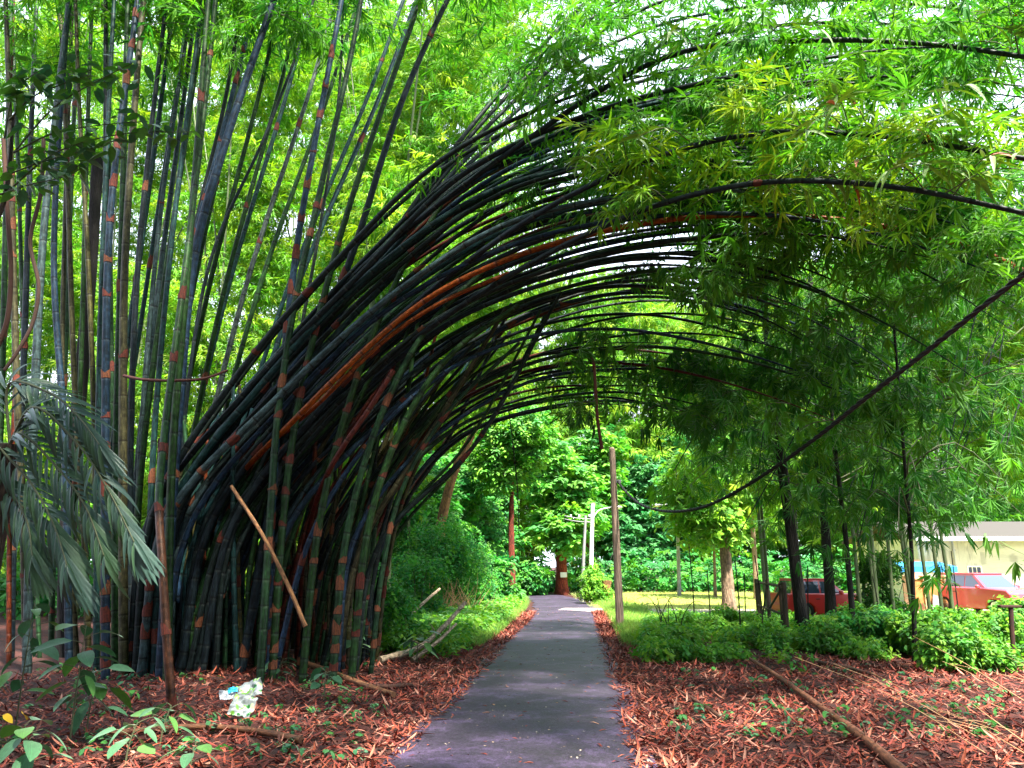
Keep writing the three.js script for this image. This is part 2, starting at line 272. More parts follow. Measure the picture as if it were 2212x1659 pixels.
// ---------- bamboo culms ----------
const TONE = { teal: [0.020, 0.075, 0.082], blue: [0.024, 0.060, 0.120], green: [0.026, 0.088, 0.028], dark: [0.020, 0.036, 0.042], grey: [0.065, 0.115, 0.125], olive: [0.095, 0.088, 0.030], dry: [0.42, 0.085, 0.016], rust: [0.17, 0.032, 0.014], pale: [0.13, 0.165, 0.16], brown: [0.14, 0.052, 0.026] };
const WORD = { teal: 'teal', blue: 'dark blue', green: 'dark green', dark: 'blackish', grey: 'greyish', olive: 'olive', rust: 'rust-red', pale: 'pale' };
const NEAR_LEAVES = [0, 1, 2, 3].map((k) => leafGeo(0.48, 0.06 + k * 0.004, 0.25 + k * 0.2, 6));
function culm(o) {
  const pts = o.pts, base = pts[0].clone(), root = thing('bamboo_culm', o.label, 'bamboo culm', base, o.group);
  const c = curve(pts.map((p) => p.clone().sub(base))), L = c.getLength(), inter = o.inter ?? 0.72;
  const tone = TONE[o.tone ?? 'teal'], k = R(0.8, 1.2), hue = R(-0.012, 0.012), col = C(tone[0] * k, tone[1] * k, Math.max(0.005, tone[2] * k + hue)), ring = C(tone[0] * 0.9 + 0.045, tone[1] * 0.9 + 0.05, tone[2] * 0.9 + 0.045), scar = C(tone[0] * 0.35, tone[1] * 0.3, tone[2] * 0.3);
  const low = o.lowTone ? C(...TONE[o.lowTone]) : null;
  const nodes = []; for (let s = R(0.1, 0.4), i = 0; s < L; s += inter * clamp(0.45 + i * 0.08, 0.45, 1) * R(0.9, 1.1), i++) nodes.push(s);
  const S_ = [[0, 1, col]];
  for (let i = 0; i < nodes.length; i++) { const s = nodes[i]; S_.push([s - 0.05, 1, col], [s - 0.03, 1.01, ring], [s - 0.008, 1.03, ring], [s, 1.1, scar], [s + 0.02, 1.02, scar], [s + 0.035, 1, col]); if (inter > 0.4) S_.push([s + inter * 0.45, 0.985, col]); }
  S_.push([L, 1, col]);
  const st = S_.filter((a) => a[0] >= 0 && a[0] <= L).sort((a, b) => a[0] - b[0]);
  const r0 = o.r0 ?? 0.09, r1 = o.r1 ?? 0.03, radAt = (s) => lerp(r0, r1, Math.pow(s / L, o.pow ?? 1.6)) * (o.tip ? 1 - 0.85 * Math.pow(clamp((s / L - 0.72) / 0.28, 0, 1), 1.3) : 1);
  const p3 = st.map((a) => c.getPointAt(clamp(a[0] / L, 0, 1)));
  mesh('stem', sweep(p3, st.map((a) => radAt(a[0]) * a[1]), o.sides ?? 9, st.map((a) => (low && a[0] < o.lowTo ? (a[2] === col ? low : low.clone().multiplyScalar(0.6)) : a[2]))), M.culm, root);
  // papery sheaths left above some nodes
  const prob = o.sheath ?? 0.1;
  for (const s of nodes) {
    if (rnd() > prob || s > L * (o.sheathTo ?? 0.8)) continue;
    const h = inter * R(0.16, 0.52), r = radAt(s), n = 5, a = [], b = [], wob = R(0, 6.3), half = rnd() < 0.5;
    for (let i = 0; i <= n; i++) { const t = i / n; a.push(c.getPointAt(clamp((s + 0.012 + h * t) / L, 0, 1))); b.push((ang) => r * 1.05 + 0.008 + (i === n ? 0.012 * Math.sin(ang * 3 + wob) + (half ? -0.6 * r * (0.5 + 0.5 * Math.sin(ang + wob)) : 0) : 0)); }
    const sg = sweep(a, b, 9, null, false), sp = sg.attributes.position, ax = a[n].clone().sub(a[0]), tear = R(0.1, 0.5);
    for (let v = 0; v < sp.count; v++) { const row = Math.floor(v / 10), an = ((v % 10) % 9) / 9 * 6.283, cut = (row / n) * clamp(tear * (1 + Math.sin(an + wob)) + 0.14 * Math.sin(an * 3 + wob * 2), 0, 0.85); sp.setXYZ(v, sp.getX(v) - ax.x * cut, sp.getY(v) - ax.y * cut, sp.getZ(v) - ax.z * cut); }
    mesh('sheath', sg, rnd() < (o.paleSheath ?? 0.3) ? M.sheathPale : M.sheath, root);
  }
  // side branches with leaf fans
  const f = o.leaves;
  if (f) {
    const spots = [];
    for (let i = 0; i < f.branches; i++) {
      const t = lerp(f.from, f.to, (i + rnd()) / f.branches), p = c.getPointAt(clamp(t, 0, 1)), yaw = R(0, 6.283), len = R(0.7, 1.25) * (f.len ?? 1.6);
      const dir = V(Math.cos(yaw), R(-0.2, 0.75) + (f.lift ?? 0), Math.sin(yaw)).normalize(), q = [p, p.clone().addScaledVector(dir, len * 0.5), p.clone().addScaledVector(dir, len).add(V(0, -0.3 * len, 0))];
      mesh('branch', rope(q, 0.012, 0.004, 5, 4), M.twig, root);
      const bc = curve(q);
      for (let k = 0; k < f.per; k++) { const w = bc.getPoint(R(0.15, 1)); spots.push({ p: w.add(V(gauss() * 0.22, gauss() * 0.2, gauss() * 0.22)), yaw: rnd() < 0.6 ? -yaw + gauss() * 0.8 : undefined, s: f.s }); }
    }
    foliage('leaves', f.kind ?? 'bamboo', spots, PAL[f.pal ?? 'mid'], root);
  }
  for (const n of o.sprays ?? []) nearBranch(root, c, n);
  return root;
}
// a leafy side branch close to the camera: every leaf a mesh
function nearBranch(root, c, { t, yaw, len, n, up = 0.25, bright = 0.6, droop = 0.35 }) {
  const p = c.getPointAt(t), dir = V(Math.cos(yaw), up, Math.sin(yaw)).normalize();
  const q = [p, p.clone().addScaledVector(dir, len * 0.45).add(V(0, 0.05, 0)), p.clone().addScaledVector(dir, len).add(V(0, -droop * len, 0))];
  const b = mesh('branch', rope(q, 0.011, 0.004, 6, 5), M.twig, root), bc = curve(q);
  for (let k = 0; k < n; k++) {
    const w = k / n > 0.6 ? bc.getPoint(R(0.94, 1)) : bc.getPoint(R(0.25, 0.95)), m = mesh('leaf', pick(NEAR_LEAVES), rnd() < 0.025 ? M.leafOrange : rnd() < bright ? M.leafNearB : M.leafNear, b);
    m.position.copy(w); m.rotation.set(R(-0.6, 0.6), -yaw + R(-1.5, 1.5), R(-0.75, 0.3) - (k / n > 0.6 ? 0.15 : 0), 'YZX'); m.scale.setScalar(R(0.75, 1.15));
  }
}
const foot = (u, v) => { const g = G(u, v); g.y = -0.05; return g; };
// culms drawn through places seen in the photograph, at distances that run from d0 at the foot to d1 at the tip
function path(list, d0, d1, groundV) {
  const g = foot(list[0][0], groundV ?? list[0][1]), n = list.length;
  return list.map(([u, v, d], i) => (i ? P(u, v, d ?? lerp(d0 ?? -g.z, d1 ?? d0 ?? -g.z, i / (n - 1))) : V(g.x * ((d0 ?? -g.z) / -g.z), -0.05, -(d0 ?? -g.z))));
}
const UP = 'upright bamboo culms at the left';
const uprights = [
  // [points], d0, d1, r0, tone, sheath, label
  [[[60, 1450], [70, 1000], [95, 500], [150, 0], [175, -220]], 15.5, 16, 0.085, 'grey', 0.05, 'greyish bamboo culm rising straight at far left behind the palm'],
  [[[150, 1450], [140, 950], [117, 553], [150, 0], [170, -200]], 16.5, 17, 0.075, 'blue', 0.03, 'thick blue-grey bamboo culm crossing the broad green leaves at upper left'],
  [[[165, 1450], [135, 900], [139, 553], [157, 0], [166, -200]], 17.5, 18, 0.06, 'olive', 0.05, 'slim olive bamboo culm just right of the blue-grey one at upper left'],
  [[[215, 1450], [205, 950], [190, 553], [172, 234], [160, -100]], 16, 16.5, 0.06, 'olive', 0.04, 'tan bamboo culm leaning slightly left before the burnt trunk'],
  [[[232, 1460], [228, 1000], [234, 553], [252, 330], [290, 60], [318, -180]], 14.5, 14.8, 0.078, 'blue', 0.85, 'upright bamboo culm ringed with many rust-red sheaths, leftmost of the red-banded culms'],
  [[[210, 1450], [212, 950], [222, 553], [247, 0], [258, -200]], 15.5, 16, 0.062, 'teal', 0.05, 'dark teal bamboo culm touching the left red-banded culm on its left'],
  [[[250, 1450], [252, 950], [262, 553], [277, 0], [286, -200]], 15.8, 16.2, 0.075, 'green', 0.05, 'dark green bamboo culm touching the left red-banded culm on its right'],
  [[[270, 1450], [266, 950], [271, 553], [310, 0], [330, -200]], 15.0, 15.4, 0.085, 'olive', 0.06, 'mottled olive-grey bamboo culm with lichen spots in the left bundle'],
  [[[285, 1450], [282, 1000], [300, 553], [361, 0], [390, -200]], 16.4, 17, 0.07, 'dark', 0.25, 'dark bamboo culm with a few red sheaths right of the left bundle'],
  [[[300, 1450], [300, 1050], [345, 480], [400, 100], [440, -180]], 17, 17.6, 0.06, 'grey', 0.04, 'pale bluish bamboo culm between the left bundle and the fan of leaning culms'],
  [[[320, 1455], [330, 1000], [368, 553], [438, 0], [466, -200]], 15.6, 16, 0.062, 'teal', 0.05, 'slender teal bamboo culm, left of two parallel ones at top left of centre'],
  [[[365, 1470], [372, 1000], [408, 553], [451, 0], [470, -200]], 14.2, 14.4, 0.075, 'green', 0.12, 'dark green bamboo culm, right of two parallel ones at top left of centre'],
  [[[330, 1455], [345, 1050], [410, 553], [484, 230], [525, 0], [560, -190]], 16.2, 16.6, 0.06, 'dark', 0.05, 'dark thin bamboo culm behind the thick leaning blue culm'],
  [[[345, 1455], [360, 1000], [412, 553], [470, 330], [552, 0], [590, -180]], 15.9, 16.2, 0.066, 'blue', 0.5, 'leaning bamboo culm with short red sheaths left of the thick blue culm'],
  [[[350, 1460], [385, 900], [421, 553], [490, 300], [592, 0], [650, -170]], 14.6, 14.6, 0.10, 'blue', 0.12, 'thick dark blue leaning bamboo culm at top left of centre'],
  [[[370, 1455], [400, 900], [458, 553], [570, 300], [650, 90], [720, -150]], 16.8, 17, 0.045, 'dark', 0.02, 'thin black leaning bamboo culm crossing the bright leaves at top'],
  [[[575, 1445], [590, 1050], [639, 553], [680, 310], [738, 0], [765, -180]], 15.2, 15.2, 0.078, 'blue', 0.85, 'tall bamboo culm ringed with rust-red sheaths, rising from middle of the clump'],
  [[[560, 1445], [600, 1000], [690, 500], [730, 230], [742, 0], [745, -150]], 17.2, 17.6, 0.045, 'dark', 0.03, 'thin black bamboo culm just right of the tall red-banded one'],
  [[[520, 1450], [640, 850], [760, 553], [834, 318], [880, 190], [967, 0], [1040, -130]], 15.4, 15.0, 0.085, 'dark', 0.1, 'thick black bamboo culm leaning right up to the top of the picture'],
  [[[18, 1440], [22, 1100], [36, 700], [20, 400], [30, 0]], 17, 17.5, 0.05, 'rust', 0.05, 'thin rusty brown bamboo culm at the left picture edge'],
];
for (const [pts, d0, d1, r0, tone, sheath, label] of uprights) culm({ pts: path(pts, d0, d1, 1445), r0, r1: r0 * 0.62, tone, sheath, sheathTo: 1, label, group: UP, inter: sheath > 0.4 ? 0.8 : 0.85, leaves: { from: 0.82, to: 1, branches: 6, per: 9, pal: 'mid', len: 2 } });
let o_t;
// the fan of bluish culms between the upright bundle and the arch
for (let i = 0; i < 12; i++) {
  const t = (i + R(-0.7, 0.7)) / 11, b = lerp(230, 470, t), top = lerp(330, 800, t) + R(-30, 30);
  culm({ pts: path([[b, 1445], [b + lerp(10, 40, t), 1050], [lerp(b, top, 0.42) + 10, 640], [top, 180], [top + (top - b) * 0.35, -160]], R(16.5, 20), R(17, 21)), r0: R(0.05, 0.075), r1: 0.045, tone: (o_t = pick(['teal', 'grey', 'blue', 'teal', 'green', 'pale'])), sheath: 0.08, label: WORD[o_t] + ' slanting bamboo culm in the see-through fan behind the upright ones, ' + (i < 4 ? 'left part' : i < 8 ? 'middle part' : 'right part'), group: 'slanting culms of the see-through fan' });
}
// dark stems at the left edge behind the palm
for (let i = 0; i < 10; i++) { const u = lerp(-60, 260, i / 9) + R(-14, 14), w = R(-60, 60), tone = pick(['dark', 'green', 'dark', 'olive']); culm({ pts: path([[u, 1440], [u + w * 0.2, 1150], [u + w * 0.6, 850], [u + w, 300], [u + w * 1.4, -120]], R(16, 19.5)), r0: R(0.045, 0.08), r1: 0.045, tone, sheath: 0.1, label: WORD[tone] + ' bamboo stem standing in the shade behind the palm fronds', group: 'dark stems behind the palm' }); }
// the arch over the road: guides from the topmost to the lowest, each met by many culms
const guides = [
  [[315, 1470], [345, 1110], [520, 830], [740, 580], [985, 350], [1280, 215], [1560, 150], [1900, 115], [2260, 130]],
  [[340, 1465], [390, 1120], [590, 860], [840, 610], [1100, 445], [1400, 378], [1700, 375], [2000, 420], [2260, 500]],
  [[375, 1460], [450, 1130], [640, 905], [900, 665], [1150, 535], [1450, 470], [1750, 462], [2050, 525], [2300, 640]],
  [[450, 1455], [530, 1150], [720, 920], [960, 715], [1200, 600], [1450, 545], [1700, 565], [1930, 650], [2150, 790]],
  [[560, 1445], [640, 1150], [800, 940], [980, 780], [1190, 680], [1400, 648], [1620, 690], [1850, 795], [2020, 930]],
  [[680, 1435], [740, 1160], [860, 980], [1000, 865], [1150, 795], [1320, 772], [1500, 775], [1720, 815], [1960, 905]],
  [[770, 1425], [815, 1200], [895, 1030], [1000, 925], [1130, 872], [1280, 853], [1400, 868], [1500, 900], [1600, 950]],
];
const guide = (t) => { const s = clamp(t, 0, 0.9999) * (guides.length - 1), i = Math.floor(s), f = s - i; return guides[i].map((p, k) => [lerp(p[0], guides[i + 1][k][0], f), lerp(p[1], guides[i + 1][k][1], f)]); };
const NARCH = 108;
const archLabels = [
  ['bamboo culm in the upper sheaf of the arch', 'upper culms of the bamboo arch'],
  ['bamboo culm in the middle sheaf of the arch', 'middle culms of the bamboo arch'],
  ['thin bamboo culm in the lowest sheaf of the arch', 'lowest thin culms of the bamboo arch'],
];
for (let i = 0; i < NARCH; i++) {
  const t = Math.pow(clamp((i + R(-0.5, 0.5)) / (NARCH - 1), 0, 1), 1.15), g = guide(t), thin = clamp((t - 0.45) / 0.4, 0, 1);
  const tone = rnd() < 0.08 ? 'rust' : pick(['dark', 'teal', 'dark', 'blue', 'green', 'dark', 'grey']);
  const d0 = R(14.6, 19.5), front = d0 < 16.5, lo = R(-1, 1), sweepUp = R(-1, 1);
  const stop = t > 0.5 ? (rnd() < 0.3 ? 9 : rnd() < 0.6 ? 8 : 7) : t > 0.2 ? (rnd() < 0.3 ? 9 : rnd() < 0.5 ? 8 : 7) : rnd() < 0.7 ? 9 : 7;
  const d1 = t < 0.45 ? R(10.5, 15) : R(14, 20);
  if (t > 0.55 && rnd() < 0.28) continue;
  const g2 = guide(t + R(-0.17, 0.17)), kink = R(-1, 1);
  const list = g.slice(0, stop).map(([u0, v0], k) => { const w = k / 8, f = clamp((k - 1) / 6, 0, 1), u = lerp(u0, g2[k][0], f) + kink * 16 * Math.sin(k * 1.7), v = lerp(v0, g2[k][1], f); return [u + lo * 30 * (1 - w) * (k ? 1 : 1.6) + sweepUp * 46 * w, v + sweepUp * 26 * Math.sin(w * 3) + lo * 26 * w, lerp(d0, d1, Math.pow(w, 1.5))]; });
  const arch = t < 0.33 ? 0 : t < 0.68 ? 1 : 2;
  const leafy = t < 0.75 ? 1 : 0.5;
  culm({ pts: path(list, d0, d1, 1440), r0: lerp(R(0.05, 0.08), R(0.035, 0.055), thin), r1: lerp(0.036, 0.018, thin), pow: 1.2, tip: true, tone, sheath: front ? 0.2 : 0.06, sheathTo: 0.5, label: WORD[tone] + ' ' + archLabels[arch][0] + (front ? ', in its front rows' : ', in its back rows'), group: archLabels[arch][1],
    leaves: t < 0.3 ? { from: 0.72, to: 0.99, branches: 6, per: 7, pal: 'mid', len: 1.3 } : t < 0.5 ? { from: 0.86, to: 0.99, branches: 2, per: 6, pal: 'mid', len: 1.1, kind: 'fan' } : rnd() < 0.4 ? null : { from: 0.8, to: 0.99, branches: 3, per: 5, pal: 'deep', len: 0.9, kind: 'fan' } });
}
// two dry orange culms in the arch
culm({ pts: path([[392, 1455], [475, 1100, 16.4], [640, 903, 14.2], [900, 662, 14], [1060, 575, 13.8], [1250, 512, 13.6], [1460, 473, 13.3], [1700, 466, 13], [1950, 497, 12.6], [2150, 556, 12.2], [2300, 640, 12]], 18), r0: 0.055, r1: 0.05, pow: 1, tone: 'dry', sheath: 0, label: 'long dry orange-brown bamboo culm sweeping the whole arch over the road', group: 'dry orange culms' });
culm({ pts: path([[440, 1450], [570, 1000, 16.0], [700, 860, 14.2], [850, 720, 14.1], [960, 650, 14], [1100, 590, 14]], 17.6), r0: 0.05, r1: 0.04, pow: 1, tone: 'dry', sheath: 0, label: 'shorter dry orange bamboo culm just below the long orange one', group: 'dry orange culms' });
culm({ pts: path([[640, 1440], [660, 1180, 16.4], [720, 1000, 14.3], [800, 880, 14.2], [850, 800, 14.2]], 17.6), r0: 0.05, r1: 0.05, pow: 1, tone: 'rust', sheath: 0, label: 'rust-red dead bamboo culm inside the dark heart of the clump', group: 'dry orange culms' });
// pairs of red-banded culms standing in the front of the clump
const banded = [[[565, 1430], [585, 1100], [600, 900], [640, 640], [690, 420], [770, 60], [800, -150]], [[590, 1430], [612, 1120], [640, 900], [700, 640], [760, 430], [880, 80], [960, -140]], [[655, 1430], [690, 1130], [760, 850], [860, 600], [960, 430]], [[720, 1425], [750, 1150], [830, 880], [930, 700], [1050, 580]], [[760, 1420], [800, 1120], [880, 900], [980, 760], [1120, 660]]];
banded.forEach((b, i) => culm({ pts: path(b, 14.1 + i * 0.1, 15), r0: 0.068, r1: 0.05, tone: 'green', sheath: 0.5, sheathTo: 0.6, inter: 0.62, paleSheath: 0.5, label: ['red-banded bamboo culm at the front of the clump, leftmost of the paired ones', 'red-banded bamboo culm at the front, right one of the close pair', 'red-banded green culm slanting right behind the diagonal broken stick', 'red-banded culm slanting right near the roadside end of the clump', 'outermost red-banded culm at the roadside end of the clump'][i], group: 'red-banded culms at the front of the clump' }));
// the dense dark heart of the clump
for (let i = 0; i < 115; i++) {
  const t = rnd(), b = lerp(330, 810, t), d = R(15.2, 20.5), lean = lerp(50, 190, t) * R(-0.1, 1.5), deep = d > 16.5;
  culm({ pts: path([[b, 1440], [b + lean * 0.25 + R(-12, 12), 1180], [b + lean + R(-20, 20), 960], [b + lean * 1.8, lerp(1000, 660, t) - R(0, 60)]].filter((p, k) => k !== 2 || t > 0.4), d), r0: R(0.032, 0.066), r1: R(0.03, 0.045), tone: (o_t = pick(['dark', 'green', 'teal', 'rust', 'olive', 'green'])), sheath: 0.07, inter: R(0.45, 0.75), sides: 7, label: WORD[o_t] + ' bamboo stem in the dark heart of the clump, ' + (t < 0.33 ? 'towards the palm' : t < 0.66 ? 'in its middle' : 'towards the road') + (deep ? ', back rows' : ', front rows'), group: 'stems in the dark heart of the clump' });
}
// thin roadside culms
for (let i = 0; i < 9; i++) { const b = lerp(730, 812, i / 8); culm({ pts: path([[b, 1425], [b + R(14, 30), 1230], [b + R(55, 80), 1060], [b + R(130, 170), 900], [b + R(260, 330), 740]], R(15.2, 17.5)), r0: 0.05, r1: 0.03, tone: pick(['dark', 'olive', 'green']), sheath: 0.15, inter: 0.6, label: 'thin bamboo culm at the roadside edge of the clump', group: 'roadside culms of the clump' }); }
// leafy culms overhead at upper right, their near branches leaf by leaf
const overhead = [
  [[[340, 1440], [400, 1080, 15.4], [700, 660, 15], [1100, 330, 13.5], [1450, 120, 12], [1750, 88, 11], [2000, 95, 10.5], [2260, 130, 10]], 'black bamboo culm overhead at top right, highest of the three'],
  [[[390, 1440], [470, 1100, 15.4], [800, 740, 15], [1200, 440, 13], [1560, 300, 11.4], [1850, 290, 10.4], [2260, 350, 9.6]], 'leafy bamboo culm overhead whose yellow-green sprays catch the light'],
  [[[420, 1440], [510, 1110, 15.4], [860, 760, 15], [1280, 500, 13], [1600, 400, 11.2], [1900, 400, 10.2], [2260, 470, 9.4]], 'lower leafy bamboo culm overhead with sprays hanging at right edge'],
];
for (let i = 0; i < 5; i++) { const v = lerp(70, -120, i / 4), d = R(16, 19); culm({ pts: path([[330 + i * 20, 1440], [420 + i * 20, 1060, 17], [760, 640, 17.2], [1080, 260 + v * 0.5, 17.6], [1400, v + 40, d + 1.5], [1750, v - 20, d], [2080, v, d - 0.6], [2360, v + 60, d - 1]], 16.8), r0: 0.07, r1: 0.035, pow: 1, tone: 'dark', sheath: 0.02, label: ['black bamboo culm crossing the top right of the picture, lowest of the topmost five', 'black bamboo culm crossing the top right of the picture, second lowest of the topmost five', 'black bamboo culm at the very top right, middle one of the topmost five', 'black bamboo culm at the very top right, second highest of the topmost five', 'black bamboo culm at the very top right, highest of the topmost five'][i], group: 'topmost culms at upper right', leaves: { from: 0.5, to: 1, branches: 21, per: 8, pal: 'mid', len: 1.9 } }); }
overhead.forEach(([pts, label], i) => {
  const sprays = [];
  for (let k = 0; k < [5, 13, 8][i]; k++) sprays.push({ t: R(i ? 0.66 : 0.7, 0.97), yaw: R(0.2, 2.9) - 0.3, len: R(0.9, 1.6), n: Math.round(R(9, 15)), up: R(-0.1, 0.6), bright: i ? 0.65 : 0.25 });
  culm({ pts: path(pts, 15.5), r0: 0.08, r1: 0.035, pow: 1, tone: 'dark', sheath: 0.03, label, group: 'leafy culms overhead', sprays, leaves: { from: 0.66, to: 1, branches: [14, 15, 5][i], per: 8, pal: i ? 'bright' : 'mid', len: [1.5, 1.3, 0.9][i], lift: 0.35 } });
});

// ---------- background: bamboo clumps and trees ----------
// a crown is a few lobes; sprays fill the lobes unevenly so that gaps stay
function lobes(n, c, rx, ry, rz, size) { const a = []; for (let i = 0; i < n; i++) { const th = R(0, 6.283), y = R(-1, 1), k = Math.sqrt(1 - y * y * 0.8) * R(0.3, 1); a.push([c.x + Math.cos(th) * rx * k, c.y + y * ry, c.z + Math.sin(th) * rz * k, size * R(0.7, 1.3)]); } return a; }
function fill(lb, n, s) { const out = [], w = lb.map((l) => l[3] ** 2), tot = w.reduce((a, b) => a + b, 0); for (let i = 0; i < n; i++) { let k = rnd() * tot, j = 0; while ((k -= w[j]) > 0 && j < lb.length - 1) j++; const l = lb[j], d = V(gauss(), gauss() * 0.8, gauss()), r = d.length() || 1; d.multiplyScalar((l[3] * Math.pow(rnd(), 0.4)) / r); out.push({ p: V(l[0] + d.x, Math.max(0.3, l[1] + d.y), l[2] + d.z), s }); } return out; }
function bambooClump(x, z, h, r, n, pal, label, far = false, low = 0.12, shift = 0, s = 1) {
  const root = thing('bamboo_clump', label, 'bamboo', V(x, 0, z), 'bamboo clumps behind the arch');
  const lb = [];
  for (let i = 0; i < 5; i++) { const a = R(0, 6.283), bx = Math.cos(a) * r * 0.16, bz = Math.sin(a) * r * 0.16, tip = V(bx + shift * 0.7 + Math.cos(a) * r * R(0.4, 1), h * R(0.75, 1), bz + Math.sin(a) * r * R(0.4, 1)); mesh('stem', sweep2([V(bx, -0.1, bz), V(bx * 1.5, h * 0.45, bz * 1.5), tip], 0.07, 0.02), M.culm2, root); }
  const m = Math.round(h / 1.3); for (let i = 0; i < m; i++) { const y = lerp(h * low, h * 0.97, (i + rnd()) / m), a = R(0, 6.283), k = r * R(0.15, 0.95) * (1 - 0.35 * (y / h)); lb.push([Math.cos(a) * k + shift * (y / h) ** 1.3, y, Math.sin(a) * k, r * R(0.25, 0.5)]); }
  foliage('leaves', far ? 'bambooFar' : 'bamboo', fill(lb, n, s), PAL[pal], root);
  return root;
}
function sweep2(pts, r0, r1) { return rope(pts, r0, r1, 10, 6); }
M.culm2 = std(C(0.09, 0.12, 0.05), 0.6);
function tree({ x, z, h, r, trunkR, bark = M.bark, kind = 'broad', n = 1800, pal = 'jungle', label, group, lean = V(0, 0, 0), low = 0.35, s = 1, limbs = 4, name = 'tree', ry = null, nl = 9 }) {
  const root = thing(name, label, 'tree', V(x, 0, z), group);
  const top = V(lean.x, h * 0.8, lean.z), mid = V(lean.x * 0.4 + R(-0.1, 0.1), h * 0.4, lean.z * 0.4);
  const trunk = mesh('trunk', trunkGeo([V(0, -0.1, 0), mid, top], trunkR, trunkR * 0.45), bark, root), tc = curve([V(0, -0.1, 0), mid, top]);
  const cc = V(lean.x, h * (low + 1) / 2, lean.z), lb = lobes(nl, cc, r * 0.75, h * (1 - low) / 2 * 0.8, r * 0.75, r * 0.5);
  for (let i = 0; i < limbs; i++) { const l = lb[i % lb.length], p = tc.getPoint(clamp(l[1] / (h * 0.8) - R(0.1, 0.3), 0.35, 0.98)); mesh('limb', rope([p, p.clone().lerp(V(l[0], l[1], l[2]), 0.5).add(V(0, 0.3, 0)), V(l[0], l[1], l[2])], trunkR * 0.3, trunkR * 0.1, 6, 5), bark, trunk); }
  foliage('crown', kind, fill(lb, n, s), PAL[pal], root);
  return root;
}
function trunkGeo(pts, r0, r1) { const c = curve(pts), a = [], b = [], n = 26; for (let i = 0; i <= n; i++) { const t = i / n; a.push(c.getPoint(t)); const w = lerp(r0, r1, t) * (1 + 0.5 * Math.exp(-t * 22)), ph = t * 9; b.push((ang) => w * (1 + 0.07 * Math.sin(ang * 3 + ph) + 0.05 * Math.sin(ang * 7 - ph * 2))); } return sweep(a, b, 14); }
const B = 'bright leafy bamboo clump ';
// [u, d, height, radius, n, palette, label]
const clumps = [ // [x or null, u, d, height, radius, n, palette, label, crown shift]
  [-40, 27, 24, 4.2, 3000, 'bright', B + 'behind the left picture edge', 0],
  [230, 30, 26, 4.4, 3200, 'bright', B + 'behind the upright culms', 0],
  [480, 27, 25, 4.2, 3200, 'bright', B + 'behind the fan of slanting culms', 0.5],
  [690, 31, 28, 4.6, 3600, 'bright', B + 'right of the tall red-banded culm', 1],
  [860, 25, 24, 4.4, 3600, 'bright', B + 'behind the top of the black leaning culm', 2],
  [850, 30, 27, 4.8, 3800, 'bright', B + 'whose crown leans over the road behind the arch', 3.2],
  [1660, 28, 14, 3.6, 1700, 'bright', B + 'behind the leaning dark tree at the gate', 0],
  [1850, 26.5, 13.5, 3.8, 1800, 'bright', B + 'behind the thin dark stems on the right', 0],
  [1960, 25.5, 14, 4.0, 1900, 'bright', B + 'above the tall dark shrub', 1.5],
  [2330, 26, 15, 4.0, 2000, 'bright', B + 'leaning in from beyond the right picture edge', -3.5],
];
for (const [u, d, h, r, n, pal, label, shift] of clumps) bambooClump(P(u, 900, d).x, -d, h, r, n, pal, label, false, u > 1500 ? 0.34 : u > 960 ? 0.36 : u > 800 ? 0.3 : 0.1, shift);
// trees along the far road and round the clearing
const TB = 'trees at the end of the road';
const TR = (u, v, o) => { const g = G(u, v); return tree({ x: g.x, z: g.z, ...o }); };
TR(1106, 1306, { h: 9.5, r: 2.3, trunkR: 0.19, bark: M.barkRed, kind: 'broad', n: 1500, pal: 'fresh', low: 0.36, label: 'slim tree with a red-brown trunk left of the road', group: TB });
const bigTree = TR(1214, 1284, { h: 10, r: 3.2, trunkR: 0.4, bark: M.barkRed, kind: 'broadFar', n: 1300, pal: 'fresh', low: 0.3, label: 'big tree with a thick orange-red trunk where the road bends', group: TB });
TR(1274, 1277, { h: 11, r: 2.6, trunkR: 0.22, bark: M.barkRed, kind: 'broadFar', n: 1100, pal: 'fresh', low: 0.5, label: 'tall reddish trunk behind the white lamp post', group: TB });
TR(1575, 1318, { h: 6.8, r: 2.4, trunkR: 0.3, bark: M.barkPale, kind: 'broad', n: 1000, pal: 'lime', low: 0.42, label: 'small mossy-trunked tree with lime green leaves in the clearing' });
TR(1635, 1296, { h: 9, r: 2.4, trunkR: 0.16, bark: M.barkPale, kind: 'broad', n: 900, pal: 'lime', low: 0.5, label: 'pale slim tree behind the wooden gate' });
TR(1545, 1290, { h: 8, r: 2.2, trunkR: 0.1, bark: M.barkPale, kind: 'broad', n: 600, pal: 'lime', low: 0.4, label: 'thin pale tree left of the mossy-trunked one' });
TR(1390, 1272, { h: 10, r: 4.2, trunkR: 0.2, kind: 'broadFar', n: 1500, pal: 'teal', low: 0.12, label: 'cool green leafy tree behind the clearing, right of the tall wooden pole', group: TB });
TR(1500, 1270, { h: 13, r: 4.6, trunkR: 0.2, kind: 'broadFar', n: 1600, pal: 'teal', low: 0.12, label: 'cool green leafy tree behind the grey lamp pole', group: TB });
TR(1320, 1268, { h: 13, r: 3.4, trunkR: 0.25, kind: 'broadFar', n: 1500, pal: 'fresh', low: 0.2, label: 'dark green tree behind the tall wooden pole', group: TB });
